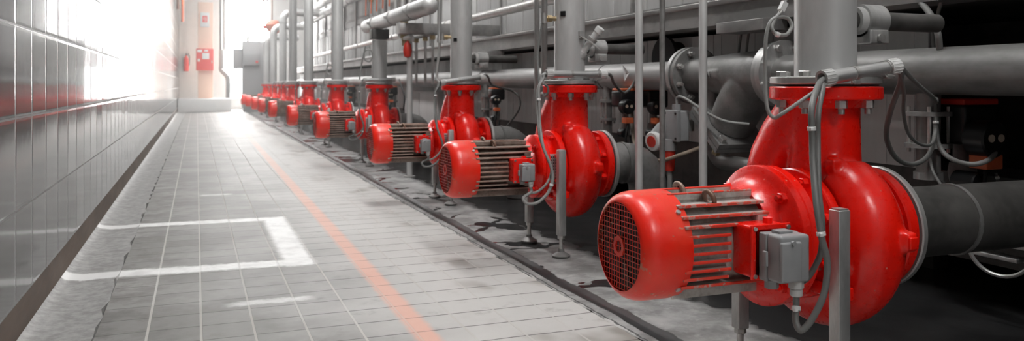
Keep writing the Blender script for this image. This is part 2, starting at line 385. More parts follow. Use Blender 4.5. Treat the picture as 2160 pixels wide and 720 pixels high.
for j, y in enumerate(ys):
    row = []
    for i, x in enumerate(xs):
        xx = x+(.008*math.sin(y*23)+.006*math.sin(y*61+2)+.004*R.uniform(-1, 1)+.004 if i == 0 else 0)
        row.append(bm.verts.new((max(xx, 1.131), y, bedz(max(xx, 1.131), y) if i else -.012)))
    vs.append(row)
for j in range(len(ys)-1):
    for i in range(len(xs)-1): bm.faces.new((vs[j][i], vs[j][i+1], vs[j+1][i+1], vs[j+1][i]))
me = bpy.data.meshes.new('floor'); bm.to_mesh(me); bm.free(); me.materials.append(BED)
for p in me.polygons: p.use_smooth = True
o = bpy.data.objects.new('floor', me); C.objects.link(o); struct(o)
slab('floor', (1.13, ROOM_Y0, -.12), (XR, ROOM_Y1, -.05), DARKS)
slab('wall_left', (-.65, ROOM_Y0, .11), (-.45, ROOM_Y1, ZC), WTILE)
slab('baseboard_left', (-.65, ROOM_Y0, -.06), (-.4505, ROOM_Y1, .1095), KICK)
slab('wall_right', (XR, ROOM_Y0, -.1), (XR+.2, ROOM_Y1, ZC), WHT)
slab('wall_front', (-.65, ROOM_Y0-.2, -.1), (XR+.2, ROOM_Y0, ZC), GRY)
slab('ceiling', (-.65, ROOM_Y0-.2, ZC), (XR+.2, ROOM_Y1+.2, ZC+.15), CEIL)
# end wall, with tall daylit glazing right of the hydrant column
slab('wall_back', (-.65, ROOM_Y1, -.1), (.72, ROOM_Y1+.2, ZC), WHT)
slab('wall_back', (1.96, ROOM_Y1, -.1), (XR+.2, ROOM_Y1+.2, ZC), WHT)
slab('wall_back', (.72, ROOM_Y1, 3.12), (1.96, ROOM_Y1+.2, ZC), WHT)
slab('wall_back', (.72, ROOM_Y1, -.1), (1.96, ROOM_Y1+.2, .25), WHT)
for k in range(2):
    x0 = .72+k*.62; x1 = x0+.62
    w = G()
    w.box(((x0+x1)/2, ROOM_Y1+.06, .28), (x1-x0, .08, .06)).box(((x0+x1)/2, ROOM_Y1+.06, 3.09), (x1-x0, .08, .06))
    for x in (x0+.02, x1-.02, (x0+x1)/2): w.box((x, ROOM_Y1+.06, 1.685), (.04, .08, 2.75))
    w.box(((x0+x1)/2, ROOM_Y1+.06, 1.75), (x1-x0, .06, .04))
    wo = struct(w.ob('window_%d' % (k+1), WHT)); p = G().box(((x0+x1)/2, ROOM_Y1+.10, 1.685), (x1-x0-.02, .01, 2.8)).ob('pane', WINM, wo)
slab('trim_2', (-.45, 11.8, 3.0), (5.4, 12.1, 3.3), CEIL); slab('trim_3', (-.45, 19.0, 2.82), (5.4, 19.3, 3.3), WHT)

# low plinth with the hydrant column at the far end
tag(G().box((.19, 22.55, .165), (1.26, 1.3, .33), bev=.01).ob('concrete_plinth', WHT), 'low white concrete plinth under the peach column at the far end', 'plinth')
tag(G().box((.215, 23.05, 1.6), (.37, .3, 2.54), bev=.01).ob('column', PEACH), 'peach painted square column standing on the low white plinth', 'column')
t = empty('fire_hose_cabinet', (.2, 22.90, 1.07), 'red wall mounted fire hose cabinet with white stickers on the peach column', 'fire cabinet')
G().box((0, -.09, .28), (.43, .18, .57), bev=.012).ob('body', FIRE, t)
dr = G().box((0, -.187, .28), (.40, .014, .54), bev=.004).ob('door', FIRE, t)
G().box((.17, -.20, .22), (.02, .02, .07), bev=.003).ob('handle', STEELB, dr)
for (x, z, w_, h_) in ((-.13, .50, .12, .07), (.03, .51, .09, .05), (.02, .37, .17, .16), (-.15, .26, .06, .07)):
    G().box((x, -.196, z), (w_, .003, h_), bev=.001).ob('sticker', CWH, dr)
t = empty('fire_hose_sign', (.2, 22.88, 2.2), 'white framed sign with red hose symbol high on the peach column', 'sign')
G().box((0, 0, .2), (.22, .04, .38), bev=.004).ob('sign_board', CWH, t)
G().box((0, -.0215, .22), (.12, .004, .17)).ob('red_field', FIRE, t)
gg = G(); gg.torus((0, -.026, .23), (0, 1, 0), .028, .007, 20, 6).tube([(.028, -.026, .23), (.03, -.026, .18), (.0, -.026, .155)], .006, 6); gg.ob('hose_symbol', CWH, t)
t = empty('fire_extinguisher', (-.27, 23.88, 1.06), 'small red fire extinguisher hanging on end wall left of the peach column', 'fire extinguisher')
G().lathe([(0, .05), (.01, .068), (.32, .068), (.38, .045), (.40, .025), (.43, .022)], axis='z', seg=24).ob('cylinder', FIRE, t)
G().cyl((0, 0, .43), (0, 0, .46), .02).box((.03, 0, .475), (.1, .02, .012)).ob('valve_head', BLK, t)
G().tube(cr([(.02, 0, .45), (.08, 0, .42), (.085, 0, .3), (.078, 0, .15)]), .009, 8).ob('hose', RUB, t)
G().box((0, .095, .3), (.05, .06, .2)).ob('wall_bracket', BLK, t)
# downpipe right of the column
t = empty('downpipe', (.62, 23.3, .33), 'dark grey drain pipe with an offset bend right of the peach column', 'pipe')
G().tube(cr([(.16, -.35, 0), (.16, -.35, .45), (.12, -.25, .6), (0, 0, .75), (0, 0, .9), (0, 0, 1.3)], 6), .062, 16).ob('lower_pipe', plain('grey_downpipe', (.2, .2, .2), .5), t)
G().cyl((-.02, 0, 1.3), (-.02, 0, 2.9), .03).ob('upper_pipe', BLK, t); G().cyl((.07, 0, 1.3), (.07, 0, 2.9), .02).ob('upper_pipe', GCAB, t)
for x, y, z0, mm, lb in ((-.385, 19.4, 2.36, COP, 'short brown pipe dropping from the ceiling at the left wall end'), (-.30, 19.9, 2.12, ORG, 'thin orange pipe dropping from the ceiling near the left wall end'), (1.5, 20.5, 2.1, COP, 'thin dark rod hanging from ceiling over the grey control cabinet'), (1.78, 21.4, 2.3, COP, 'short dark rod hanging from ceiling right above the grey control cabinet')):
    tag(G().cyl((x, y, z0), (x, y, 3.3), .03 if x < 0 else .016, 12).ob('hanging_pipe', mm), lb, 'pipe')
# electrical cabinet
t = empty('control_cabinet', (1.42, 21.9, 0), 'tall grey electrical control cabinet at the far end behind the last pumps', 'cabinet')
G().box((0, 0, .95), (.68, .5, 1.7), bev=.01).box((0, 0, .05), (.64, .46, .1)).ob('body', GRY, t)
d_ = G().box((0, -.258, .95), (.64, .016, 1.62), bev=.004).ob('door', GRY, t); G().box((.28, -.275, 1.0), (.02, .02, .12)).ob('handle', BLK, d_)
c_ = G().box((-.12, -.31, 1.33), (.38, .09, .3), bev=.008).ob('control_box', GPL, t); G().cyl((0, -.355, 1.27), (0, -.38, 1.27), .035).ob('stop_button', REDP, c_)
G().box((-.45, .05, 1.35), (.21, .3, .5), bev=.01).ob('side_box', GRY, t)
G().tube(cr([(-.2, 0, 1.8), (-.22, 0, 1.86), (-.15, 0, 1.9), (-.08, 0, 1.86), (-.1, 0, 1.8)]), .012, 8).ob('lifting_eye', BLK, t)
# lamps over the aisle
for k, y in enumerate((-1.6, 1.6, 4.8, 8.0, 11.0, 14.2, 17.4, 20.6)):
    t = empty('ceiling_lamp', (1.1, y, 3.3), 'long fluorescent ceiling lamp over the tiled aisle', 'lamp', 'fluorescent lamps over the aisle')
    G().box((0, 0, -.04), (.34, 1.5, .08), bev=.01).ob('housing', CEIL, t); G().box((0, 0, -.085), (.28, 1.44, .012)).ob('diffuser', LAMP, t)

for y in (15.8, 19.0):  # added fill lamps, there only to blow out the far end
    t = empty('ceiling_lamp', (.05, y, 3.3), 'added fill lamp under the ceiling that whitens the far end', 'lamp', 'added fill lamps at the far end')
    G().box((0, 0, -.04), (.34, 1.5, .08), bev=.01).ob('housing', CEIL, t); G().box((0, 0, -.085), (.28, 1.44, .012)).ob('diffuser', LAMP, t)

# ------------------------------------------------------------------ the pumps
AZ = .353                                        # shaft height
def build_pump(kind, root):
    big = kind == 'big'
    # volute: spiral passage swelling into the upright neck
    g = G(); rings = []
    path = []
    for k in range(40):
        u = k/39; th = math.radians(118+u*(362-118)); RR = .142+.012*u
        path.append((RR*math.cos(th), AZ+RR*math.sin(th), .058+.030*u, .070+.018*u, th+PI/2))
    th0 = path[-1]
    for (y, z, b_, a_) in ((.160, .40, .092, .090), (.156, .45, .095, .090), (.136, .505, .097, .088), (.100, .56, .096, .084), (.057, .61, .090, .080), (.018, .65, .083, .078), (0, .678, .079, .078)):
        path.append((y, z, b_, a_, None))
    P2 = [(p[0], p[1]) for p in path]
    for i, p in enumerate(path):
        a = P2[max(0, i-1)]; c = P2[min(len(P2)-1, i+1)]; tx, tz = c[0]-a[0], c[1]-a[1]; l = math.hypot(tx, tz); nx, nz = -tz/l, tx/l
        if i == len(path)-1: nx, nz = -1, 0
        rings.append([Vector((p[3]*math.cos(2*PI*k/28), p[0]+nx*p[2]*math.sin(2*PI*k/28), p[1]+nz*p[2]*math.sin(2*PI*k/28))) for k in range(28)])
    g.rings(rings)
    g.tube([(0, 0, .43), (0, 0, .55), (0, 0, .678)], [.086, .080, .078], 28)
    g.lathe([(-.078, .09), (-.07, .13), (0, .165), (.07, .13), (.085, .10)], (0, 0, AZ))
    g.lathe([(.04, .13), (.07, .108), (.10, .092), (.125, .09)], (0, 0, AZ))
    g.box((.035, -.205, AZ+.005), (.034, .04, .044)); g.box((-.05, -.085, AZ+.165), (.035, .03, .03))
    v = remesh(g, 'volute_casing', RED, .0055, 9, root)
    G().box((.035, -.224, AZ+.005), (.024, .010, .026), bev=.002).ob('casing_plug', RED, v)
    # discharge flange and its bolts
    rf = .128 if big else .120
    f = G().lathe([(.664, rf-.004), (.667, rf), (.692, rf), (.695, rf-.003)], axis='z', seg=64).lathe([(.645, .082), (.666, .10)], axis='z').ob('discharge_flange', RED, root)
    for k in range(8):
        a = 2*PI*(k+.5)/8; x, y = (rf-.026)*math.cos(a), (rf-.026)*math.sin(a)
        G().hexa((x, y, .645), (x, y, .6635), .0135).cyl((x, y, .632), (x, y, .645), .0075, 12).ob('bolt', STEELB, f)
    # suction flange
    s = G().lathe([(.116, .139), (.120, .143), (.143, .143), (.146, .140)], (0, 0, AZ), seg=64).ob('suction_flange', RED, root)
    for k in range(8):
        a = 2*PI*(k+.5)/8; y, z = .117*math.cos(a), AZ+.117*math.sin(a)
        G().hexa((.099, y, z), (.117, y, z), .0135).cyl((.090, y, z), (.099, y, z), .0075, 12).ob('bolt', RED, s)
    # bearing lantern between casing and motor
    a = G().lathe([(-.078, .148), (-.081, .150), (-.099, .150), (-.102, .147), (-.104, .112), (-.112, .098), (-.125, .090), (-.150, .098)], (0, 0, AZ), seg=56).ob('bearing_bracket', RED, root)
    for k in range(8):
        q = 2*PI*(k+.5)/8; y, z = .131*math.cos(q), AZ+.131*math.sin(q)
        G().hexa((-.101, y, z), (-.115, y, z), .0125).cyl((-.115, y, z), (-.122, y, z), .0065, 10).ob('bolt', RED, a)
    if big:
        mf = G().lathe([(-.176, .157), (-.179, .160), (-.197, .160), (-.200, .157), (-.202, .142), (-.212, .128), (-.228, .116), (-.246, .108)], (0, 0, AZ), seg=72).lathe([(-.100, .104), (-.125, .100), (-.148, .112), (-.151, .155), (-.154, .158), (-.172, .158), (-.175, .155)], (0, 0, AZ), seg=72).ob('motor_flange', RED, root)
    else:
        mf = G().lathe([(-.143, .130), (-.146, .133), (-.160, .133), (-.163, .130)], (0, 0, AZ), seg=64).lathe([(-.165, .131), (-.168, .133), (-.180, .133), (-.184, .128), (-.20, .106), (-.222, .100)], (0, 0, AZ), seg=64).ob('motor_flange', RED, root)
    fr = .138 if big else .119; fx = -.201 if big else -.186
    for k in range(4):
        q = PI/4+PI/2*k; y, z = fr*math.cos(q), AZ+fr*math.sin(q)
        G().hexa((fx, y, z), (fx-.014, y, z), .0125).cyl((fx-.014, y, z), (fx-.022, y, z), .007, 10).ob('bolt', RED, mf)
    # perforated guard on the lantern
    g = G(); yy = -.101
    g.box((-.121, yy, AZ-.005), (.036, .004, .125), bev=.001); gd = g.ob('perforated_guard', GALV, root)
    g = G()
    for i in range(3):
        for j in range(9): g.cyl((-.132+i*.011, yy-.0026, AZ-.055+j*.0125), (-.132+i*.011, yy-.0018, AZ-.055+j*.0125), .0034, 8)
    g.ob('guard_holes', BLK, gd)
    # motor
    x0, x1 = -.462, (-.244 if big else -.218)
    g = G(); rb = .099
    g.lathe([(x0-.02, .085), (x0, rb), (x1, rb), (x1+.005, .088)], (0, 0, AZ), seg=56)
    g.box(((x0+x1)/2, 0, AZ+.085), (x1-x0, .074, .034), bev=.004)
    g.box((x1-.018, -.078, AZ), (.03, .05, .14), bev=.006).box((x1-.018, .078, AZ), (.03, .05, .14), bev=.006)
    body = g.ob('motor_body', MOT if big else MOTB, root)
    g = G(); e = G()
    for sgn in (-1, 1):
        for j, dz in enumerate((-.078, -.060, -.042, -.024, -.006, .012, .030)):
            xe = x1-.105 if abs(dz) < .065 else x1
            yo = .1115 if abs(dz) < .05 else .103 if abs(dz) < .065 else .093
            g.box(((x0+xe)/2, sgn*(yo+.05)/2, AZ+dz), (xe-x0, yo-.05, .0055), bev=.0015)
            e.box(((x0+xe)/2, sgn*(yo-.0010), AZ+dz), (xe-x0-.001, .0045, .0066), bev=.0015)
        for (ya, za, yc) in ((.109, .050, .07), (.101, .069, .062), (.083, .090, .05)):
            g.box(((x0+x1)/2, sgn*(ya+yc)/2, AZ+za), (x1-x0, ya-yc, .0060), bev=.0018)
            e.box(((x0+x1)/2, sgn*(ya-.001), AZ+za), (x1-x0-.001, .0055, .0072), bev=.0018)
        for ya in (.012, .034, .056): g.box(((x0+x1)/2, sgn*ya, AZ-.092), (x1-x0, .005, .036), bev=.0015)
        g.box(((x0+x1)/2, sgn*.038, AZ+.1035), (x1-x0, .006, .014), bev=.002); e.box(((x0+x1)/2, sgn*.038, AZ+.111), (x1-x0-.001, .0072, .004), bev=.0015)
    g.box((x1-.045, -.1035, AZ-.006), (.045, .012, .088), bev=.003)
    fn = g.ob('cooling_fins', MOT if big else MOTB, body); e.ob('painted_fin_edges', REDW if big else REDB, body)
    ey = bpy.data.materials.get('rusty_lifting_eye') or metal('rusty_lifting_eye', (.24, .15, .11), (.36, .27, .22), .5, .5)
    for (x, y, z, n) in ((-.378, .036, .080, (0, .25, 1)), (-.372, -.050, .077, (0, -.55, 1))):
        d = Vector(n).normalized(); o = Vector((x, y, AZ+z))
        G().cyl(o, o+d*.018, .007, 14).cyl(o+d*.004, o+d*.010, .012, 14).torus(o+d*.028, (1, .05, .35), .0160, .0056).ob('lifting_eye', ey, body)
    # fan cowl with grid
    rc = .1165
    g = G(); o = (0, 0, AZ)
    pr = [(-.446, rc-.004), (-.446, rc), (-.460, rc+.001), (-.515, rc+.001), (-.532, rc-.001), (-.546, rc-.006), (-.5545, rc-.013), (-.5580, rc-.019), (-.5585, .0945), (-.5555, .0945), (-.551, .099), (-.54, .106), (-.51, .112), (-.45, .113)]
    A_ = [[Vector((h, r*math.cos(2*PI*k/72), AZ+r*math.sin(2*PI*k/72))) for k in range(72)] for h, r in pr]
    g.rings(A_, False, True); cw = g.ob('fan_cowl', REDF, root, 50)
    g = G(); s_ = .0112; rg = .095
    for i in range(-8, 9):
        q = i*s_
        if abs(q) >= rg: continue
        hl = math.sqrt(rg*rg-q*q)
        g.tube([(-.556, -hl, AZ+q), (-.556, hl, AZ+q)], .00095, 6).tube([(-.5555, q, AZ-hl), (-.5555, q, AZ+hl)], .00095, 6)
    g.ob('grille', REDF, cw)
    g = G().ring((-.5585, 0, AZ), (-.5555, 0, AZ), .0235, .0135, 8); g.ob('grille_hub', REDF, cw, 20)
    g = G().lathe([(-.5495, .002), (-.5495, .0945), (-.5465, .0945), (-.545, .002)], (0, 0, AZ)); 
    for k in range(9):
        q = 2*PI*k/9; g.box((0, 0, 0), (1, 1, 1), mtx=Matrix.Translation((-.5505, .06*math.cos(q), AZ+.06*math.sin(q))) @ Matrix.Rotation(q, 4, 'X') @ Matrix.Diagonal((.004, .05, .003, 1)))
    g.ob('fan', BLK, cw)
    for q in (.6, 2.4, 3.9, 5.5): G().hexa((-.465, rc*math.cos(q), AZ+rc*math.sin(q)), (-.465, (rc+.005)*math.cos(q), AZ+(rc+.005)*math.sin(q)), .006).ob('screw', STEELB, cw)
    # terminal box on the near side, grey plug connector on its face
    bs = 1.0 if big else .86; bx = -.288 if big else -.280
    g = G().box((bx, -.128, AZ), (.094*bs, .07, .108*bs), bev=.007).box((bx, -.160, AZ), (.100*bs, .006, .114*bs), bev=.0025)
    g.cyl((bx+.012, -.135, AZ+.05*bs), (bx+.012, -.135, AZ+.066*bs), .010, 12); tb = g.ob('terminal_box', RED, root)
    for (sx, sz) in ((1, 1), (1, -1), (-1, 1), (-1, -1)): G().cyl((bx+sx*.042*bs, -.163, AZ+sz*.049*bs), (bx+sx*.042*bs, -.1665, AZ+sz*.049*bs), .0045, 10).ob('screw', STEELB, tb)
    cs = 1.0 if big else .72
    cx, cy, cz = bx+.002, -.163, AZ-.006
    cb = G().box((cx+.006, cy-.012*cs, cz), (.082*cs, .024*cs, .098*cs), bev=.003).box((cx+.004, cy-.044*cs, cz+.002), (.074*cs, .044*cs, .096*cs), bev=.007).ob('plug_connector', GPL, root)
    G().box((cx-.010, cy-.068*cs, cz-.002), (.05*cs, .010*cs, .080*cs), bev=.004).ob('connector_cover', GPL, cb)
    G().box((cx, cy-.03*cs, cz+.052*cs), (.034*cs, .026*cs, .008), bev=.002).ob('latch', GPL, cb)
    G().box((cx-.042*cs, cy-.03*cs, cz), (.006, .012, .03*cs), bev=.001).ob('latch', GPL, cb)
    G().cyl((cx-.008, cy-.07*cs, cz+.036*cs), (cx-.008, cy-.077*cs, cz+.036*cs), .005).ob('cover_knob', GPL, cb)
    gl = G().hexa((cx+.022*cs, cy-.046*cs, cz-.046*cs), (cx+.022*cs, cy-.046*cs, cz-.062*cs), .0155*cs).cyl((cx+.022*cs, cy-.046*cs, cz-.062*cs), (cx+.022*cs, cy-.046*cs, cz-.078*cs), .0125*cs, 20, cham=.002).ob('cable_gland', WPL, cb)
    G().hexa((cx-.018*cs, cy-.02*cs, cz-.046*cs), (cx-.018*cs, cy-.02*cs, cz-.064*cs), .0145*cs).ob('blanking_plug', GPL, cb)
    # stand: two square posts with threaded feet
    for (px, py, zt) in ((-.12, -.175, .432), (-.12, .165, .36)):
        l = G().box((px, py, (zt+.085)/2), (.031, .031, zt-.085), bev=.002).box((px, py, zt), (.025, .025, .006)).ob('stand_leg', GALV, root)
        if py < 0:
            G().box((px+.02, -.13, AZ-.105), (.03, .10, .028), bev=.003).ob('stand_bracket', RED, l)
        else: G().box((px+.02, .12, AZ-.105), (.03, .10, .028), bev=.003).ob('stand_bracket', RED, l)
        G().cyl((px, py, .008), (px, py, .09), .0085, 14).hexa((px, py, .072), (px, py, .085), .015).ob('threaded_rod', STEELB, l)
        G().lathe([(.0, .036), (.006, .037), (.011, .03), (.02, .014), (.032, .012)], (px, py, 0), 'z', 28).ob('foot', CAST, l)
    return root

PX = [1.40]+[1.5]*9
PY = [1.54, 3.18, 4.72, 7.1, 9.4, 11.95, 14.0, 15.7, 17.7, 19.5]
DOES = ['nearest and largest looking red pump, grille and grey plug connector facing the aisle',
 'second red pump from the camera, its motor just left of the nearest one',
 'third red pump from the camera, below the riser beside the capped manifold',
 'fourth red pump from the camera, below the short riser under the capped manifold',
 'fifth red pump from the camera, past the short riser',
 'sixth red pump from the camera, beside the bright machine panels',
 'seventh red pump from the camera, fully blurred in the distance',
 'third red pump from the far end of the row',
 'last but one red pump at the far end of the row',
 'farthest red pump, beside the grey control cabinet']
GP = 'red pumps lined up along the aisle'
big = build_pump('big', empty('centrifugal_pump', (PX[0], PY[0], 0), DOES[0], 'pump', GP))
std = build_pump('std', empty('centrifugal_pump', (PX[1], PY[1], 0), DOES[1], 'pump', GP))
for i in range(2, 10):
    c = copy_tree(std); c.location = (PX[i], PY[i], 0); c['label'] = DOES[i]

# ------------------------------------------------------------------ risers
RT = [3.27, 3.27, 3.27, 1.09, 3.27, 3.27, 3.27, 2.05, 1.92, 1.78]
ORD = ['nearest', 'second', 'third', 'fourth', 'fifth', 'sixth', 'seventh', 'eighth', 'ninth', 'tenth']
for i in range(10):
    x, y = PX[i], PY[i]; rf = .126 if i == 0 else .118; rp = .0705 if i == 0 else .0665
    lb = ('thick vertical steel riser pipe on the %s pump' % ORD[i]) if i < 3 else ('short steel riser pipe ending under the capped manifold' if i == 3 else ('vertical steel riser pipe on the %s pump counted from the camera' % ORD[i]) if i < 7 else 'steel riser pipe with an elbow on the %s pump from the camera' % ORD[i])
    t = empty('riser_pipe', (x, y, 0), lb, 'pipe', 'riser pipes above the pumps')
    g = G()
    if i < 7: g.cyl((0, 0, .712), (0, 0, RT[i]), rp, 40)
    else:
        z = RT[i]; xe = .74 if i < 9 else .72
        g.tube([(0, 0, .712), (0, 0, z-.16)]+[(.16-.16*math.cos(a*PI/12), 0, z-.16+.16*math.sin(a*PI/12)) for a in range(1, 7)]+[(xe, 0, z)], rp, 28)
        G().ring((0, 0, z-.20), (0, 0, z-.17), rp+.008, rp, 28).ob('weld_collar', STEEL, t)
    g.ob('pipe', STEEL, t)
    f = G().lathe([(.7005, rf-.002), (.703, rf), (.716, rf), (.718, rf-.003)], axis='z', seg=64).ob('pipe_flange', GALV, t)
    G().lathe([(.6955, rf-.008), (.7003, rf-.008)], axis='z').ob('gasket', RUB, t)
    for k in range(8):
        a = 2*PI*(k+.5)/8; r_ = (.102 if i == 0 else .094)
        G().hexa((r_*math.cos(a), r_*math.sin(a), .7185), (r_*math.cos(a), r_*math.sin(a), .731), .0135).ob('bolt_head', STEELB, f)
    if i in (1, 2): G().box((-.052, -.046, 1.0-.16*(i-1)*.2), (.022, .006, .022), rz=-.72, bev=.001).ob('label_plate', BLK, t)
    if i in (0, 1, 2):
        st = G().cyl((.06, 0, .855), (.36, 0, .855), .023, 24).ob('support_stub', DARKS, t)
        G().ring((.085, 0, .855), (.105, 0, .855), .034, .024).ob('stub_collar', WPL, st)
        G().ring((.105, 0, .855), (.165, 0, .855), .040, .025).box((.135, 0, .815), (.06, .07, .035), bev=.004).ob('pipe_clamp', GALV, st)
        G().cyl((.135, -.036, .812), (.135, -.043, .812), .010, 12).ob('clamp_screw', STEELB, st)
    else:
        pass

# suction pipes under the machine
for i in range(10):
    x, y = PX[i], PY[i]
    t = empty('suction_pipe', (x, y, 0), 'grey suction pipe bolted to the rear of the %s pump' % ORD[i], 'pipe', 'suction pipes behind the pumps')
    xe = 2.02-x+(.08)
    G().lathe([(.152, .143), (.155, .146), (.166, .146), (.169, .143)], (0, 0, AZ), seg=64).ob('pipe_flange', GALV, t)
    G().lathe([(.1465, .135), (.1515, .135)], (0, 0, AZ)).ob('gasket', RUB, t)
    pts = [(.166, 0, AZ), (2.235-x, 0, AZ)] if i == 0 else [(.166, 0, AZ), (.27, 0, AZ)]+[(.27+.12*math.sin(a*PI/12), 0, AZ-.12+.12*math.cos(a*PI/12)) for a in range(1, 7)]+[(.39, 0, -.004)]
    G().tube(pts, .088, 32).ob('pipe', DARKS if i == 0 else HEAD, t)  # nearest pipe takes the darker steel to paint in its shade
    wb = .40 if i == 0 else .25
    G().ring((wb, 0, AZ), (wb+.012, 0, AZ), .092, .086).ob('weld_bead', CAST, t)

# ------------------------------------------------------------------ header with Y-strainer
HX, HZ, HR = 2.15, .741, .070
t = empty('header_pipe', (HX, 0, HZ), 'long horizontal steel header pipe behind the risers, right of the strainer', 'pipe')
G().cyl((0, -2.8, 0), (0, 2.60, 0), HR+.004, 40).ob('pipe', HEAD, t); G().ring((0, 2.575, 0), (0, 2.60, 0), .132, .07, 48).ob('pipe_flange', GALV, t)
t2 = empty('header_pipe', (HX, 0, HZ), 'long horizontal steel header pipe behind the risers, left of the strainer', 'pipe')
G().cyl((0, 3.22, 0), (0, 19.2, 0), HR, 40).ob('pipe', HEAD_LIT, t2); G().ring((0, 3.22, 0), (0, 3.245, 0), .132, .068, 48).ob('pipe_flange', GALV, t2)
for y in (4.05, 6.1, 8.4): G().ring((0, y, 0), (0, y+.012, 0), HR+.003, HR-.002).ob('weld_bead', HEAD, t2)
for k in range(8):
    a = 2*PI*(k+.5)/8; x, z = .108*math.cos(a), .108*math.sin(a)
    G().hexa((x, 3.246, z), (x, 3.262, z), .014).ob('bolt', STEELB, t2); G().hexa((x, 2.574, z), (x, 2.558, z), .014).ob('bolt', STEELB, t)
t = empty('y_strainer', (HX, 2.9, HZ), 'grey cast iron strainer with raised 25PN lettering and slanted square cover', 'strainer')
g = G(); g.tube([(0, -.27, 0), (0, -.18, 0), (0, 0, 0), (0, .2, 0), (0, .29, 0)], [.085, .098, .092, .080, .085], 32)
nb = Vector((0, .62, -.785)).normalized(); o0 = Vector((0, -.16, .03))
g.tube([o0, o0+nb*.10, o0+nb*.22, o0+nb*.315], [.085, .097, .100, .094], 32)
g.box((-.085, .07, .0), (.02, .14, .034))
ys_ = remesh(g, 'strainer_body', CAST, .006, 6, t)
for y in (-.285, .295): G().ring((0, y-.012, 0), (0, y+.012, 0), .130, .05, 48).ob('end_flange', GALV if y < 0 else CAST, t)
for k in range(8):
    a = 2*PI*(k+.5)/8; x, z = .108*math.cos(a), .108*math.sin(a)
    G().hexa((x, .282, z), (x, .266, z), .014).cyl((x, .266, z), (x, .25, z), .008, 10).ob('bolt', STEELB, t)
    G().hexa((x, -.272, z), (x, -.256, z), .014).ob('bolt', CAST, t)
rot = Vector((0, 0, 1)).rotation_difference(nb).to_matrix().to_4x4(); mm = Matrix.Translation(o0+nb*.325) @ rot
fl = G(); fl.box((0, 0, 0), (1, 1, 1), bev=0, mtx=mm @ Matrix.Diagonal((.25, .25, .022, 1))); fl.ob('cover_flange', CAST, t)
cv = G(); mm2 = Matrix.Translation(o0+nb*.350) @ rot; cv.box((0, 0, 0), (1, 1, 1), bev=.0, mtx=mm2 @ Matrix.Diagonal((.25, .25, .02, 1))); cv = cv.ob('cover', CAST, t)
for sx in (-1, 1):
    for sy in (-1, 1):
        p = mm @ Vector((sx*.1, sy*.1, -.012)); q = mm @ Vector((sx*.1, sy*.1, -.032)); G().hexa(q, p, .017).ob('bolt', STEELB, cv)
p = o0+nb*.360+Vector((-.095, -.075, -.059)); q = p+nb*.030; G().hexa(p, q, .019).ob('drain_plug', BRASS, cv)
lettering('25PN', .036, .003, CAST, Matrix.Translation((-.098, .08, .0)) @ Matrix(((0, 0, -1, 0), (-1, 0, 0, 0), (0, 1, 0, 0), (0, 0, 0, 1))), t)
# folded metal tag on the header
t = empty('metal_tag', W(1320, 155, X=HX-.085), 'small diamond shaped folded metal tag on the header pipe left of strainer', 'tag')
g = G(); 
for (a, b_, c) in (((0, -.04, 0), (0, .03, .045), (.012, .01, 0)), ((0, .03, .045), (0, .01, -.04), (.012, .01, 0)), ((0, .01, -.04), (0, -.04, 0), (.012, .01, 0))):
    vv = [Vector(q) for q in (a, b_, c)]; n = Vector((-.002, 0, 0)); f1 = [g.bm.verts.new(q) for q in vv]; f2 = [g.bm.verts.new(q+n) for q in vv]
    g.bm.faces.new(f1); g.bm.faces.new(f2[::-1])
    for k in range(3): g.bm.faces.new((f1[k], f1[(k+1) % 3], f2[(k+1) % 3], f2[k]))
g.ob('tag_plate', STEEL, t)
G().cyl((.02, 0, 0), (.0, 0, 0), .004).ob('tag_pin', STEELB, t)

# ------------------------------------------------------------------ the machine
t = empty('tunnel_machine', (2.1, 0, 0), 'long stainless steel tunnel machine with panelled side above the pumps', 'machine')
Y0, Y1 = -2.6, 20.2; L_ = Y1-Y0; YM = (Y0+Y1)/2
# beam with ledge
g = G(); g.box((.03, YM, 1.003), (.006, L_, .088)).box((.10, YM, .962), (.14, L_, .006)).box((.10, YM, 1.047), (.15, L_, .006)).box((.018, YM, 1.056), (.02, L_, .024), bev=.005); g.ob('beam', BEAM, t)
G().box((.35, YM, 1.10), (.35, L_, .006)).ob('ledge', BEAM, t)
y = Y0; k = 0
while y < Y1-.1:
    w = 1.16; yb = min(y+w, Y1)
    p = G().box((.40, (y+yb)/2, 1.40), (.02, yb-y-.012, .56), bev=.003).ob('lower_panel', SHEET, t)
    p = G().box((.41, (y+yb)/2, 2.33), (.02, yb-y-.012, 1.28), bev=.003).ob('upper_panel', SHEET, t)
    G().box((.398, (y+yb)/2, 2.93), (.02, yb-y-.2, .03), bev=.003).box((.398, (y+yb)/2, 1.80), (.02, yb-y-.2, .03), bev=.003).box((.398, y+.1, 2.36), (.02, .03, 1.1), bev=.003).box((.398, yb-.1, 2.36), (.02, .03, 1.1), bev=.003).ob('panel_rim', SHEET, p)
    G().box((.385, yb, 1.98), (.02, .045, 1.9), bev=.003).ob('frame_post', BEAM, t)
    for q in range(3):
        G().box((.36, y+.2+q*.38, 1.40), (.010, .012, .54)).ob('panel_rib', SHEET, t)
    y = yb; k += 1
G().box((1.6, YM, 2.0), (2.2, L_, 2.0)).ob('housing', SHEET, t)
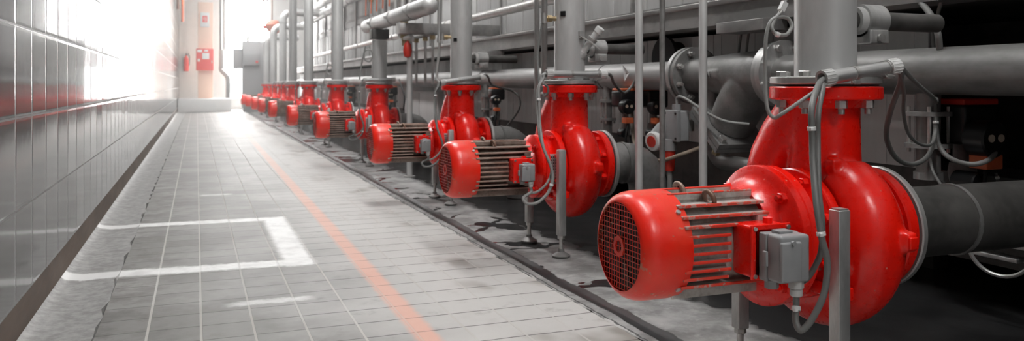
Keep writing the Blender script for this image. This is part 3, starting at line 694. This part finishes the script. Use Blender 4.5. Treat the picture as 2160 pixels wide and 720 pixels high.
# underbody
y = 2.07
while y < Y1-.1:
    yb = min(y+.62, Y1); p = G().box((.235, (y+yb)/2, .675), (.012, yb-y-.006, .53), bev=.002)
    for q in range(5): p.box((.2285, y+.06+q*.124, .675), (.003, .004, .52))
    p.ob('skirt_panel', SKIRT, t); y = yb
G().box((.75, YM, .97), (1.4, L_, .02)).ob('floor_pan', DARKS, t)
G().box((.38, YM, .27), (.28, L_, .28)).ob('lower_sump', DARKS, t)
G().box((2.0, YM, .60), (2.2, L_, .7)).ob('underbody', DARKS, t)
for y in (-1.5, .4, 2.35, 4.3, 6.1, 8.3, 10.6, 13, 15, 17, 18.8): G().box((.56, y, .05), (.08, .08, .12), bev=.004).ob('machine_foot', DARKS, t)
# round blanking covers seen over the header
for y in (3.62,): G().cyl((.14, y, .83), (.16, y, .83), .115, 40).cyl((.15, y, .83), (.40, y, .83), .09, 32).ob('round_cover', RUB, t)
for u in (1545,):
    p = W(u, 78, X=2.10); G().box((.0, p.y-.12, .935), (.12, .30, .045), bev=.002).ob('cable_tray_bracket', BEAM, t)
p = W(1020, 112, X=2.08); G().box((.0, p.y, .925), (.12, .5, .05), bev=.002).ob('cable_tray_bracket', BEAM, t)

# longitudinal process pipes along the machine face
for (x, z, r, y0, y1, lb, mt) in ((2.28, 1.285, .036, -2.4, 18.6, 'slim polished pipe running along the machine just above its ledge', STEELB),
        (2.22, 2.02, .068, 7.3, 18.9, 'lowest of the three thick overhead pipes along the machine side', STEEL),
        (2.22, 2.24, .068, 7.3, 17.7+.3, 'middle one of the three thick overhead pipes along the machine side', STEEL),
        (2.22, 2.50, .068, 7.3, 17.0, 'topmost of the three thick overhead pipes along the machine side', STEEL)):
    t = empty('process_pipe', (x, y0, z), lb, 'pipe', 'pipes along the machine side'); G().tube([(0, 0, 0), (0, y1-y0, 0)], r, 24).ob('pipe', mt, t)
    yy = .8
    while yy < y1-y0: G().ring((0, yy, 0), (0, yy+.03, 0), r+.006, r-.002, 24).box((.08+r*.5, yy+.015, 0), (.12, .03, .03)).ob('pipe_clip', GALV, t); yy += 2.3

# thin poles in the gap between the two nearest pumps
def pole(u0, u1, v1, X, r, lb, m=STEEL, zt=3.29):
    a = W(u1, v1, X=X); x, y = a.x, a.y
    t = empty('support_pole', (x, y, 0), lb, 'pole', 'thin vertical poles')
    z0 = bedz(x, y) if x < 1.9 else 0
    G().cyl((0, 0, z0+.004), (0, 0, zt), r, 20).ob('tube', m, t); G().lathe([(z0-.002, .045), (z0+.008, .045), (z0+.010, r+.004)], axis='z', seg=24).ob('base_plate', GALV, t)
    return t
pole(1345, 1348, 300, 1.72, .0165, 'leftmost of the three thin poles between the nearest two pumps')
pole(1395, 1397, 300, 1.76, .0115, 'slimmest of the three thin poles, behind the red and white socket', HEAD)
pole(1481, 1483, 300, 1.90, .0165, 'rightmost of three thin poles, standing before the strainer flange')
pole(864, 864, 376, 1.50, .022, 'single pole reaching the concrete between third and fourth pump', STEEL, 1.02)
# thin instrument lines on the second riser
for (u, X, r, v1, lb) in ((1132, 1.62, .0125, 240, 'thin vertical conduit left of the second riser, leftmost of the pair'), (1148, 1.62, .0155, 170, 'thicker vertical conduit touching the clamp left of the second riser'), (926, 1.42, .011, 90, 'thin vertical conduit left of the third riser')):
    a = W(u, v1, X=X); t = empty('vertical_conduit', (a.x, a.y, a.z), lb, 'conduit'); G().cyl((0, 0, 0), (0, 0, 3.30-a.z), r, 16).ob('tube', GALV, t)
    G().ring((0, 0, .0), (0, 0, .03), r+.003, r-.001, 16).ob('end_sleeve', GALV, t)
for i, (u, v) in ((1, (1150, 38)), (2, (935, 78))):
    x, y = PX[i], PY[i]; z = W(u, v, Y=y-.02).z
    t = empty('gauge_tapping', (x-.066, y, z), 'small threaded tapping stub on the left of the %s riser' % ORD[i], 'fitting')
    G().cyl((.005, 0, 0), (-.055, 0, 0), .010, 14).ob('nipple', BRASS, t); G().hexa((-.02, 0, 0), (-.038, 0, 0), .016).ob('nut', BRASS, t); G().cyl((-.055, 0, -.02), (-.055, 0, .022), .014, 16).ob('tee', STEELB, t)
# angled valve on the second riser
a = Vector((PX[1]+.040, PY[1]-.052, .840)); t = empty('drain_valve', a, 'small angled valve with clip lever on the right side of the second riser', 'valve')
dv = Vector((.35, -.35, .62)).normalized()
G().cyl((0, 0, 0), dv*.12, .016, 20).cyl((0, 0, 0), (-.01, .01, -.02), .022, 18).ob('valve_body', STEEL, t)
G().cyl(dv*.10, dv*.128, .019, 20, cham=.003).ob('end_cap', CWH, t)
G().tube([(-.02, -.03, .06), (.02, -.045, .035), (.055, -.045, .005)], .004, 8).cyl((-.02, -.028, .055), (-.02, .0, .065), .009).ob('lever', STEELB, t)
G().ring(dv*.06, dv*.072, .022, .015, 20).box((-.02, -.02, .075), (.02, .012, .02)).ob('hose_clip', GALV, t)

# ------------------------------------------------------------------ short cable conduits strapped on the flanges
def conduit(A, B, r, lb):
    A, B = Vector(A), Vector(B); t = empty('cable_conduit', (A+B)/2, lb, 'conduit', 'short cable conduits lying on the pump flanges'); A, B = (A-B)/2, (B-A)/2
    d = (B-A).normalized()
    G().ring(A+d*.01, B-d*.01, r*.90, r*.76, 28).ob('tube', POL, t)
    for e, s in ((A, 1), (B, -1)):
        c_ = G().ring(e, e+d*s*.03, r*1.06, r*.74, 28)
        for k in range(16):
            up = Vector((0, 0, 1)); x = d.cross(up).normalized(); y = d.cross(x); w = math.cos(k*PI/8)*x+math.sin(k*PI/8)*y; c_.cyl(e+w*r*1.06, e+d*s*.026+w*r*1.06, .0012, 6)
        c_.ob('end_cap', WPL if s > 0 else CWH, t)
    for q in (.42, .86):
        p = A.lerp(B, q); c_ = G().ring(p-d*.005, p+d*.005, r*.98, r*.85, 28).ob('strap', STEELB, t)
        G().box(p+Vector((0, -.004, -r*1.12)), (.018, .014, .010), bev=.001).cyl(p+Vector((-.014, -.006, -r*1.12)), p+Vector((.014, -.006, -r*1.12)), .004, 10).ob('strap_screw', STEELB, c_)
    return t
lbs = ['cable conduit strapped at a tilt on the nearest pump flange', 'level cable conduit lying on the second pump flange', 'tilted cable conduit on the third pump flange, left end low'] + ['pale cable conduit lying on the %s pump flange' % ORD[k] for k in range(3, 8)]
ce = [((-.117, -.118, .712), (.108, -.112, .742)), ((-.155, -.10, .742), (.125, -.10, .742)), ((-.165, -.115, .708), (.115, -.10, .748))]+[((-.16, -.10, .737), (.12, -.10, .741))]*5
for i in range(8):
    b0 = Vector((PX[i], PY[i], 0)); conduit(b0+Vector(ce[i][0]), b0+Vector(ce[i][1]), .0175 if i == 0 else .0172, lbs[i])

# ------------------------------------------------------------------ cables
def cable(pts, r, lb, m=GCAB, ties=(), n=8, name='power_cable', group=None):
    pts = [Vector(p) for p in pts]; o0 = pts[0].copy()
    t = empty(name, o0, lb, 'cable', group); P = cr([p-o0 for p in pts], n); G().tube(P, r, 12).ob('sheath', m, t)
    for q in ties:
        i = int(q*(len(P)-2)); d = (P[i+1]-P[i]).normalized()
        G().ring(P[i]-d*.004, P[i]+d*.004, r*1.25+.0005, r*.9, 16).box(P[i]+Vector((-r*1.2, -r*1.2, 0)), (.008, .008, .007), bev=.001).ob('cable_tie', CWH, t)
    return t
b0 = Vector((PX[0], PY[0], 0)); yF = 1.345
gl = Vector((PX[0]-.288+.002+.022, PY[0]-.163-.046, AZ-.006-.07))
c0 = b0+Vector((-.10, -.118, .7135))
cable([c0+Vector((.05, 0, .004)), c0+Vector((-.012, -.004, -.002)), W(1724, 186, Y=1.385), W(1712, 230, Y=1.35), W(1713, 290, Y=yF), W(1715, 350, Y=1.33), W(1722, 430, Y=1.30), W(1733, 500, Y=1.285), W(1745, 555, Y=1.28), W(1738, 620, Y=1.28), W(1712, 675, Y=1.29), W(1690, 697, Y=1.30), W(1679, 680, Y=1.315), gl+Vector((0, 0, -.03)), gl+Vector((0, 0, .002))], .0068, 'thick grey cable looping from the nearest conduit down to the plug connector', GCAB, (.27, .50, .93), 10)
cable([c0+Vector((.05, .006, 0)), c0+Vector((-.005, .006, -.004)), W(1735, 190, Y=1.385), W(1726, 240, Y=1.36), W(1725, 300, Y=1.355), W(1727, 400, Y=1.325), W(1734, 470, Y=1.31), W(1732, 530, Y=1.32), W(1715, 570, Y=1.35), W(1700, 590, Y=1.38), W(1680, 600, Y=1.40)], .0062, 'second grey cable beside the thick one, curling behind the nearest plug connector', GCAB, (), 10)
cable([c0+Vector((.0, -.006, -.008)), W(1712, 198, Y=1.40), W(1650, 240, Y=1.42), W(1632, 248, Y=1.44), W(1618, 225, Y=1.45), W(1614, 150, Y=1.46), W(1616, 80, Y=1.46), W(1626, 45, Y=1.46), W(1645, 36, Y=1.46), W(1663, 40, Y=1.46), W(1670, 57, Y=1.455), W(1658, 73, Y=1.45), W(1638, 72, Y=1.45), W(1628, 58, Y=1.455), W(1635, 40, Y=1.46), W(1645, 28, Y=1.46)], .0042, 'thin grey sensor cable with a coiled loop left of the nearest riser', LCAB, (.8,), 8, 'sensor_cable')
a = W(1645, 28, Y=1.46); bq = W(1656, 4, Y=1.46)
t = empty('cable_connector', a, 'small white inline connector above the coiled sensor cable', 'connector'); G().cyl((0, 0, 0), (bq-a)*.25, .004).ob('pin_end', STEELB, t); G().box((0, 0, 0), (1, 1, 1), mtx=Matrix.Translation((bq-a)*.6) @ (Vector((0, 0, 1)).rotation_difference(bq-a).to_matrix().to_4x4()) @ Matrix.Diagonal((.013, .010, .022, 1))).ob('connector_shell', CWH, t); G().cyl((bq-a)*.9, (bq-a)*9, .003).ob('lead', LCAB, t)
# cables leaving the right-hand end
c1 = b0+Vector((.10, -.112, .741))
cable([c1+Vector((-.04, 0, 0)), c1+Vector((.012, 0, -.002)), W(1900, 172, d=1.93), W(1878, 235, d=2.0), W(1870, 290, d=2.1), W(1890, 333, d=2.2), W(1925, 347, d=2.3), W(1958, 328, d=2.4), W(1972, 285, d=2.5), W(1974, 230, d=2.52), W(1972, 185, d=2.60)], .0068, 'thick grey cable drooping in a deep loop right of the nearest conduit', GCAB, (.86,), 10)
cable([c1+Vector((-.04, .004, 0)), c1+Vector((.012, .006, -.002)), W(1906, 190, d=1.95), W(1906, 240, d=2.05), W(1918, 285, d=2.15), W(1945, 306, d=2.3), W(1968, 300, d=2.45), W(1980, 250, d=2.6), W(1983, 190, d=2.66)], .0045, 'thinner grey cable hanging inside the deep loop by nearest conduit', GCAB)
cable([c1+Vector((-.04, .0, .006)), c1+Vector((.014, .004, .004)), W(1935, 178, d=2.0), W(1966, 204, d=2.2), W(1975, 215, d=2.4), W(1974, 195, d=2.6)], .0058, 'short grey cable slanting from nearest conduit end to the header', GCAB)
cable([W(1979, 190, d=2.56), W(1976, 280, d=2.52), W(1985, 315, d=2.5), W(2010, 337, d=2.45), W(2050, 347, d=2.4), W(2085, 338, d=2.4), W(2100, 318, d=2.45), W(2090, 298, d=2.5), W(2052, 291, d=2.55)], .0075, 'grey cable curving round to the right-hand black actuator', GCAB)
cable([W(1960, 330, d=2.55), W(1972, 370, d=2.5), W(2005, 410, d=2.45), W(2045, 425, d=2.45), W(2085, 410, d=2.5), W(2104, 385, d=2.5), W(2100, 365, d=2.5)], .0045, 'thin cable in a wide low loop under the right-hand black actuator', GCAB, (.94,), 8)
cable([W(1978, 340, d=2.6), W(1985, 378, d=2.58), W(2010, 400, d=2.55), W(2038, 402, d=2.55), W(2052, 380, d=2.6), W(2050, 355, d=2.62)], .0045, 'thin cable in a small loop under the right-hand black actuator', GCAB, (.2,), 8)
cable([W(1930, -10, X=2.15), W(1962, 30, X=2.12), W(1978, 70, X=2.1), W(1982, 105, X=2.12)], .010, 'thick cable dropping from the machine behind the big header pipe', GCAB)
cable([W(1990, -10, X=2.2), W(1978, 30, X=2.2), W(1968, 70, X=2.2), W(1970, 110, X=2.2)], .006, 'thin cable dropping beside the thick one behind the header pipe', GCAB)
for k, (u, dd) in enumerate(((1558, 2.12), (1574, 2.12))): cable([W(u+6, 66, X=2.2), W(u+2, 95, X=2.2), W(u-2, 135, X=2.25)], .0055, ('left' if k == 0 else 'right')+' one of two thin cables dropping behind the strainer', GCAB)
# standard pump power cables, same run on every following pump
def Wl(u, v, y):   # point read off the second pump, kept relative to that pump
    return W(u, v, Y=PY[1]+y)-Vector((PX[1], PY[1], 0))
cs = .72; gl2 = Vector((-.280+.002+.022*cs, -.163-.046*cs, AZ-.006-.078*cs))
runA = [Vector((-.10, -.10, .742)), Vector((-.16, -.10, .742)), Wl(1146, 166, -.105), Wl(1137, 185, -.115), Wl(1137, 215, -.13), Wl(1139, 262, -.15), Wl(1146, 310, -.2), Wl(1160, 345, -.225), Wl(1166, 375, -.23), Wl(1157, 405, -.235), Wl(1135, 427, -.235), Wl(1112, 430, -.23), Wl(1104, 418, -.22), gl2+Vector((0, 0, -.02)), gl2]
runB = [Vector((-.08, -.10, .744)), Vector((-.158, -.094, .744)), Wl(1141, 172, -.10), Wl(1133, 200, -.11), Wl(1138, 285, -.16), Wl(1155, 335, -.20), Wl(1163, 360, -.205), Wl(1155, 385, -.21), Wl(1135, 404, -.20), Wl(1118, 408, -.19)]
for i in range(1, 8):
    b0 = Vector((PX[i], PY[i], 0))
    dz = Vector((0, 0, 0)) if i != 2 else Vector((-.005, -.012, -.03))
    A = [p+(dz if k < 4 else Vector((0, 0, 0))) for k, p in enumerate(runA)]; Bq = [p+(dz if k < 4 else Vector((0, 0, 0))) for k, p in enumerate(runB)]
    cable([b0+p for p in A], .0062, 'grey motor cable hanging from the conduit on the %s pump down to its plug' % ORD[i], GCAB if i > 1 else LCAB, (.28, .62), 8, 'power_cable', 'motor cables hanging along the pumps')
    if i < 4: cable([b0+p for p in Bq], .0050, 'second thinner grey cable on the %s pump, curling behind its plug' % ORD[i], LCAB, (), 8, 'power_cable', 'motor cables hanging along the pumps')
cable([W(1148, 178, d=3.40), W(1155, 184, d=3.38), W(1156, 196, d=3.38), W(1149, 203, d=3.39), W(1142, 196, d=3.40), W(1143, 184, d=3.40), W(1138, 178, d=3.41), W(1134, 120, d=3.45), W(1140, 70, d=3.46), W(1146, 45, d=3.46)], .005, 'thin cable with a little ring hanging left of the second pump flange', GCAB, (.45,), 8, 'sensor_cable')
cable([W(935, 172, d=5.2), W(924, 172, d=5.2), W(921, 160, d=5.22), W(926, 110, d=5.25), W(928, 70, d=5.25), W(929, 20, d=5.25), W(930, -20, d=5.25)], .009, 'light cable rising beside the third riser from its conduit', LCAB, (), 8, 'sensor_cable')
for i, (u0, v0) in ((1, (1282, 158)), (2, (1025, 160))):
    p = W(u0-4, v0, Y=PY[i]-.1); cable([p+Vector((-.03, 0, 0)), p+Vector((.02, 0, 0)), W(u0+14, v0+20, Y=PY[i]+.05), W(u0+34 if i == 1 else 1075, v0+38 if i == 1 else 190, X=1.95), W(u0+50 if i == 1 else 1095, v0+25 if i == 1 else 205, X=2.02), W(u0+62 if i == 1 else 1095, v0+5 if i == 1 else 230, X=2.04)]+([W(1075, 260, X=2.06), W(1062, 275, X=2.1)] if i == 2 else []), .0065, 'dark cable leaving the right end of the %s pump conduit' % ORD[i], GCAB)
cable([W(842, 168, X=2.06), W(846, 180, X=2.05), W(853, 205, X=2.05), W(851, 232, X=2.07)], .008, 'dark cable hanging between the third and fourth pump', RUB)
# coiled sensor cables by the farther risers
for i, (u, v) in ((3, (768, 118)), (4, (690, 148))):
    d0 = PY[i]*.985; s_ = 7.1/PY[i]
    cable([W(u-10*s_, v+50*s_, d=d0), W(u-4*s_, v+10*s_, d=d0), W(u+2*s_, v-10*s_, d=d0), W(u+14*s_, v-12*s_, d=d0), W(u+18*s_, v, d=d0), W(u+12*s_, v+12*s_, d=d0), W(u+2*s_, v+8*s_, d=d0), W(u+0*s_, v-4*s_, d=d0), W(u+3*s_, v-20*s_, d=d0)], .006, 'thin pale sensor cable with a loop left of the %s riser' % ORD[i], LCAB, (), 8, 'sensor_cable')

# ------------------------------------------------------------------ valve stations with black actuators under the header
def station(x, y, lb, s=1.0, dz=0):
    t = empty('valve_actuator', (x, y, dz), lb, 'actuator', 'black valve actuators under the header pipe')
    G().box((0, 0, .625), (.13*s, .12*s, .10*s), bev=.012).ob('actuator_body', BLK, t)
    G().box((0, 0, .625+.056*s), (.12*s, .11*s, .016*s), bev=.005).ob('orange_lid', ORG if s < 1.05 else REDP, t)
    h = G().cyl((-.04*s, -.065*s, .585), (-.04*s, -.125*s, .585), .045*s, 28, cham=.006).ob('round_head', BLK, t)
    for q in (-1, 1): G().cyl((-.04*s+q*.016*s, -.125*s, .588), (-.04*s+q*.016*s, -.128*s, .588), .0095*s, 16).ob('dial', plain('dial_glass', (.62, .52, .42), .3) if 'dial_glass' not in bpy.data.materials else bpy.data.materials['dial_glass'], h)
    G().box((-.03*s, -.09*s, .515), (.055*s, .05*s, .035*s), bev=.004).ob('orange_clip', ORG, t)
    G().cyl((.0, 0, .58), (.0, 0, .45), .022*s, 20).lathe([(.44, .03*s), (.47, .034*s), (.50, .03*s)], axis='z', seg=20).ob('valve_stem', CAST, t)
    G().cyl((-.05*s, -.03, .45), (-.05*s, -.09*s, .45), .026*s, 20, cham=.004).ob('solenoid', BLK, t)
    G().tube(cr([(-.03*s, -.09*s, .50), (-.05*s, -.1*s, .42), (-.01, -.07*s, .37), (.02, -.02, .43)]), .006, 8).ob('link_wire', RUB, t)
    return t
def drop(x, y, lb, r=.028):
    t = empty('drop_pipe', (x, y, 0), lb, 'pipe', 'drop pipes from the header')
    G().cyl((0, 0, .40), (0, 0, .70), r, 24).ob('pipe', HEAD, t)
    for z in (.60, .50): G().cyl((0, 0, z), (0, 0, z+.014), r*1.9, 28).ob('flange', CAST, t)
    for k in range(4):
        a = PI/4+k*PI/2; G().cyl((r*1.55*math.cos(a), r*1.55*math.sin(a), .485), (r*1.55*math.cos(a), r*1.55*math.sin(a), .63), .006, 8).ob('tie_bolt', STEELB, t)
    G().cyl((0, 0, AZ+.07), (0, 0, .40), r*1.2, 24).ob('lower_pipe', HEAD, t)
    return t
q = W(2030, 280, X=2.28); station(q.x, q.y, 'large black actuator with orange clip under header right of nearest pump', 1.25, -.05)
q = W(1958, 280, X=2.16); drop(q.x, q.y, 'vertical drop pipe with two flanges behind the nearest cable loop', .036)
q = W(1318, 230, X=2.08); station(q.x, q.y, 'black actuator with two dials just right of the second pump', .85)
q = W(1282, 230, X=2.12); drop(q.x, q.y, 'flanged drop pipe immediately right of the second pump neck', .024)
q = W(1378, 215, X=2.2); station(q.x, q.y, 'dark actuator with red lid behind the grey socket box', .9)
q = W(1047, 220, X=2.08); station(q.x, q.y, 'black actuator with two dials right of the third pump', .8)
q = W(1026, 220, X=2.10); drop(q.x, q.y, 'flanged drop pipe right of the third pump neck', .024)
for i, nm in ((3, 'fourth'), (4, 'fifth'), (5, 'sixth')):
    station(2.02, PY[i]-.5, 'black actuator with orange lid right of the %s pump neck' % nm, .85); drop(2.1, PY[i]-.25, 'flanged drop pipe right of the %s pump neck' % nm, .024)

# grey socket box with red and white cap in front of the strainer elbow pipe
q = W(1425, 265, X=1.98)
t = empty('socket_box', (q.x, q.y, q.z), 'grey industrial socket box with red and white screw cap between the poles', 'socket')
G().box((0, 0, 0), (.06, .13, .135), bev=.008).box((-.025, .0, .0), (.02, .134, .139), bev=.004).ob('box_body', GPL, t)
G().tube([(0, .04, .0), (-.025, .065, -.025), (-.058, .075, -.060)], [.040, .040, .034], 24).ob('socket_shroud', GPL, t)
ca = Vector((-.055, .066, -.070)); cn = Vector((-.96, -.24, -.10)).normalized()
cp = G().cyl(ca, ca+cn*.034, .044, 14, cham=.004).ob('screw_cap', CWH, t); G().cyl(ca+cn*.0335, ca+cn*.038, .026, 24).ob('red_plug_face', REDP, cp)
G().cyl((-.03, -.0, -.06), (-.03, 0, -.11), .030, 20).ob('outlet', GPL, t); G().cyl((-.03, 0, -.11), (-.03, 0, -.20), .026, 20, .02).ob('red_plug', REDP, t)
G().cyl((-.03, 0, -.20), (-.03, 0, -.33), .012, 14).ob('plug_lead', LCAB, t)
G().cyl((0, -.01, .068), (0, -.01, .095), .020, 16).ob('top_gland', GPL, t)
for (y, z) in ((-.055, .055), (-.055, -.055), (.03, .055)): G().cyl((-.035, y, z), (-.038, y, z), .006, 10).ob('screw', BLK, t)
G().box((.05, -.01, .0), (.06, .03, .05)).ob('mounting_bracket', GALV, t)
cable([q+Vector((0, -.01, .09)), q+Vector((0, -.015, .125)), q+Vector((.0, -.08, .12)), q+Vector((.02, -.22, .06)), q+Vector((.05, -.30, .03)), q+Vector((.12, -.36, .02))], .006, 'grey cable from the top of the socket box towards the strainer', LCAB)
t = empty('elbow_pipe', (2.13, q.y-.06, 0), 'grey pipe with a low elbow behind the socket box', 'pipe')
G().tube([(0, 0, .69), (0, 0, .46)]+[(0, -.10+.10*math.cos(a*PI/12), .46-.10*math.sin(a*PI/12)) for a in range(1, 7)]+[(0, -.45, .36)], .034, 24).ob('pipe', HEAD, t)
cable([W(1350, 322, X=1.93), W(1375, 336, X=1.92), W(1400, 338, X=1.92), W(1440, 325, X=1.97), W(1475, 312, X=2.05), W(1500, 300, X=2.1)], .0085, 'tan hose sagging behind the three thin poles', plain('tan_hose', (.33, .26, .2), .5), (), 8, 'hose')
cable([W(1335, 180, X=2.25), W(1333, 230, X=2.2), W(1336, 290, X=2.08), W(1343, 312, X=2.0), W(1352, 324, X=1.94)], .009, 'brownish hose dropping behind the leftmost thin pole', plain('brown_hose', (.2, .155, .12), .5), (), 8, 'hose')
# small pump cluster low behind the poles
q = W(1395, 375, X=2.0); t = empty('dosing_pump', (q.x, q.y, 0), 'small dark dosing pump standing low behind the three poles', 'pump')
G().box((0, 0, .06), (.22, .26, .12), bev=.01).ob('base', CAST, t); G().cyl((0, -.08, .12), (0, -.08, .27), .05, 24, cham=.006).ob('pump_head', BLK, t); G().cyl((0, .07, .12), (0, .07, .25), .035, 20, cham=.005).ob('pump_head', CAST, t); G().cyl((0, -.02, .2), (0, .07, .2), .015).ob('link_pipe', STEELB, t)
# metal cabinet below the header between third and fourth pump
t = empty('junction_cabinet', (2.24, 8.25, 0), 'pale sheet metal cabinet below header between third and fourth pump', 'cabinet')
G().box((0, 0, .42), (.14, 1.3, .42), bev=.006).ob('body', SKIRT, t); G().box((-.074, -.325, .42), (.006, .62, .38), bev=.002).ob('door', SKIRT, t); G().box((-.074, .325, .42), (.006, .62, .38), bev=.002).ob('door', SKIRT, t); G().box((0, 0, .1), (.12, 1.1, .22)).ob('plinth', DARKS, t)
# low wheel clamp at the right edge
q = W(2130, 520, X=2.2); t = empty('floor_valve', (q.x, q.y, .0), 'dark handwheel valve low at the right picture edge', 'valve')
G().torus((-.04, 0, q.z+.0), (1, .35, .1), .085, .006, 40, 8).ob('handwheel', GALV, t); G().box((0, .06, q.z+.01), (.05, .26, .02), bev=.002).box((0, .06, q.z-.035), (.05, .2, .012), bev=.002).ob('bracket', GALV, t); G().cyl((0, .05, q.z), (.12, .05, q.z), .02).ob('stem', CAST, t)

# ------------------------------------------------------------------ capped manifold above the fourth riser
t = empty('capped_manifold', (1.5, 5.45, 1.245), 'thick horizontal manifold pipe with a domed end cap at the fourth riser', 'manifold')
r = .062; G().lathe([(-r*.92+r*(1-math.cos(a*PI/16)) if a < 8 else 0, r*math.sin(a*PI/16)+.0005) for a in range(0, 9)]+[(2.2, r), (2.23, r*.8), (2.25, r*.4), (2.255, .002)], axis='y', seg=32).ob('pipe', STEEL, t)
for y in (.42, 1.05, 1.75): G().ring((0, y, 0), (0, y+.035, 0), r+.006, r-.002).box((-r-.012, y+.017, 0), (.03, .03, .02), bev=.002).ob('pipe_clamp', GALV, t)
G().box((0, 1.65, -.105), (.145, .145, .085), bev=.003).ob('base_block', DARKS, t)
t = empty('support_beam', (1.43, 6.0, 1.12), 'square steel support beam under the capped manifold', 'beam'); G().box((.38, 0, .0), (.8, .09, .082), bev=.003).ob('beam_tube', BEAM, t)
G().box((-.022, 0, 0), (.004, .094, .086)).ob('end_plate', GALV, t)
for k in range(8):
    y = 5.75+k*.245; x = 1.5
    t = empty('lever_valve_pipe', (x, y, 1.30), ('thin vertical pipe with orange lever valve on the manifold, %s from its domed end' if k > 2 else 'thin plain vertical pipe rising from the manifold, %s from its domed end') % ORD[k].replace('nearest', 'first'), 'valve', 'vertical valve pipes on the manifold')
    G().cyl((0, 0, .0), (0, 0, 1.99), .013, 14).ob('pipe', STEEL, t); G().cyl((0, 0, .16), (0, 0, .23), .022, 14, cham=.004).cyl((-.0, 0, .195), (-.045, 0, .195), .010, 10).ob('valve_body', BRASS, t)
    if k > 2: G().box((0, 0, 0), (1, 1, 1), bev=0, mtx=Matrix.Translation((-.048, .0, .118)) @ Matrix.Rotation(.12, 4, 'X') @ Matrix.Diagonal((.008, .022, .17, 1))).ob('lever', ORG, t)
tag(G().box((1.62, 6.15, 1.069), (.03, .9, .019), bev=.002).ob('hanger_rail', BEAM), 'flat steel rail under the support beam carrying four drain tubes', 'rail')
for k, y in enumerate((6.5, 6.27, 6.0, 5.79)):
    t = empty('drain_tube', (1.62, y, .70), 'thin hanging drain tube below the manifold, %s from the left of four' % ORD[k].replace('nearest', 'first'), 'pipe', 'hanging drain tubes below the manifold')
    G().cyl((0, 0, 0), (0, 0, .36), .011, 14).ob('tube', STEEL, t); G().cyl((0, 0, .33), (0, 0, .365), .02, 14, cham=.003).ob('coupling', BRASS, t)
    
t = empty('bent_vent_pipe', (1.5, 5.93, 1.0), 'small bent pipe with red hanging tag on the single pole', 'pipe')
G().tube(cr([(0, 0, .02), (0, .0, .05), (0, .06, .06), (0, .30, .06), (0, .40, .10), (0, .42, .2)], 5), .016, 14).ob('pipe', STEEL, t)
G().cyl((0, .25, .06), (0, .25, .20), .03, 16, cham=.004).cyl((0, .25, .0), (0, .25, .14), .018, 14).ob('valve_body', BRASS, t); G().lathe([(-.13, .004), (-.12, .026), (-.08, .034), (-.03, .028), (0, .004)], (-.02, .06, .03), 'z', 18).ob('red_tag', REDP, t)
# far end red valve head
t = empty('motor_valve_head', (1.74, 20.4, 1.72), 'faded red valve head above the farthest riser elbows', 'valve')
G().lathe([(.0, .06), (.2, .07), (.28, .16), (.42, .20), (.5, .16), (.53, .05)], axis='z', seg=28).ob('head', plain('faded_red_head', (.75, .28, .2), .5), t); G().cyl((0, 0, -.1), (0, 0, .02), .05).cyl((0, 0, -1.7), (0, 0, -.1), .05).ob('neck', STEEL, t)
G().box((-.2, 0, .36), (.1, .08, .08), bev=.01).ob('side_knob', REDP, t)

# ------------------------------------------------------------------ world, colour
w = bpy.data.worlds.new('world'); bpy.context.scene.world = w; w.use_nodes = True
w.node_tree.nodes['Background'].inputs[0].default_value = (.9, .95, 1, 1); w.node_tree.nodes['Background'].inputs[1].default_value = 1.0
sc = bpy.context.scene
sc.view_settings.view_transform = 'Standard'; sc.view_settings.look = 'None'; sc.view_settings.exposure = 0.18; sc.view_settings.gamma = 1; sc.view_settings.use_curve_mapping = False

# thin haze that whitens the far half of the aisle
hz = bpy.data.materials.new('haze'); hz.use_nodes = True; hn = hz.node_tree; hn.nodes.remove(hn.nodes['Principled BSDF'])
vs = hn.nodes.new('ShaderNodeVolumeScatter'); vs.inputs['Density'].default_value = .020; vs.inputs['Anisotropy'].default_value = .5; hn.links.new(vs.outputs[0], hn.nodes['Material Output'].inputs['Volume'])
o = G().box(((-.45+5.4)/2, 14.5, 1.62), (5.8, 18.9, 3.12)).ob('haze', hz); o['kind'] = 'stuff'; tag(o, 'thin bright haze hanging over the far half of the aisle', 'haze')
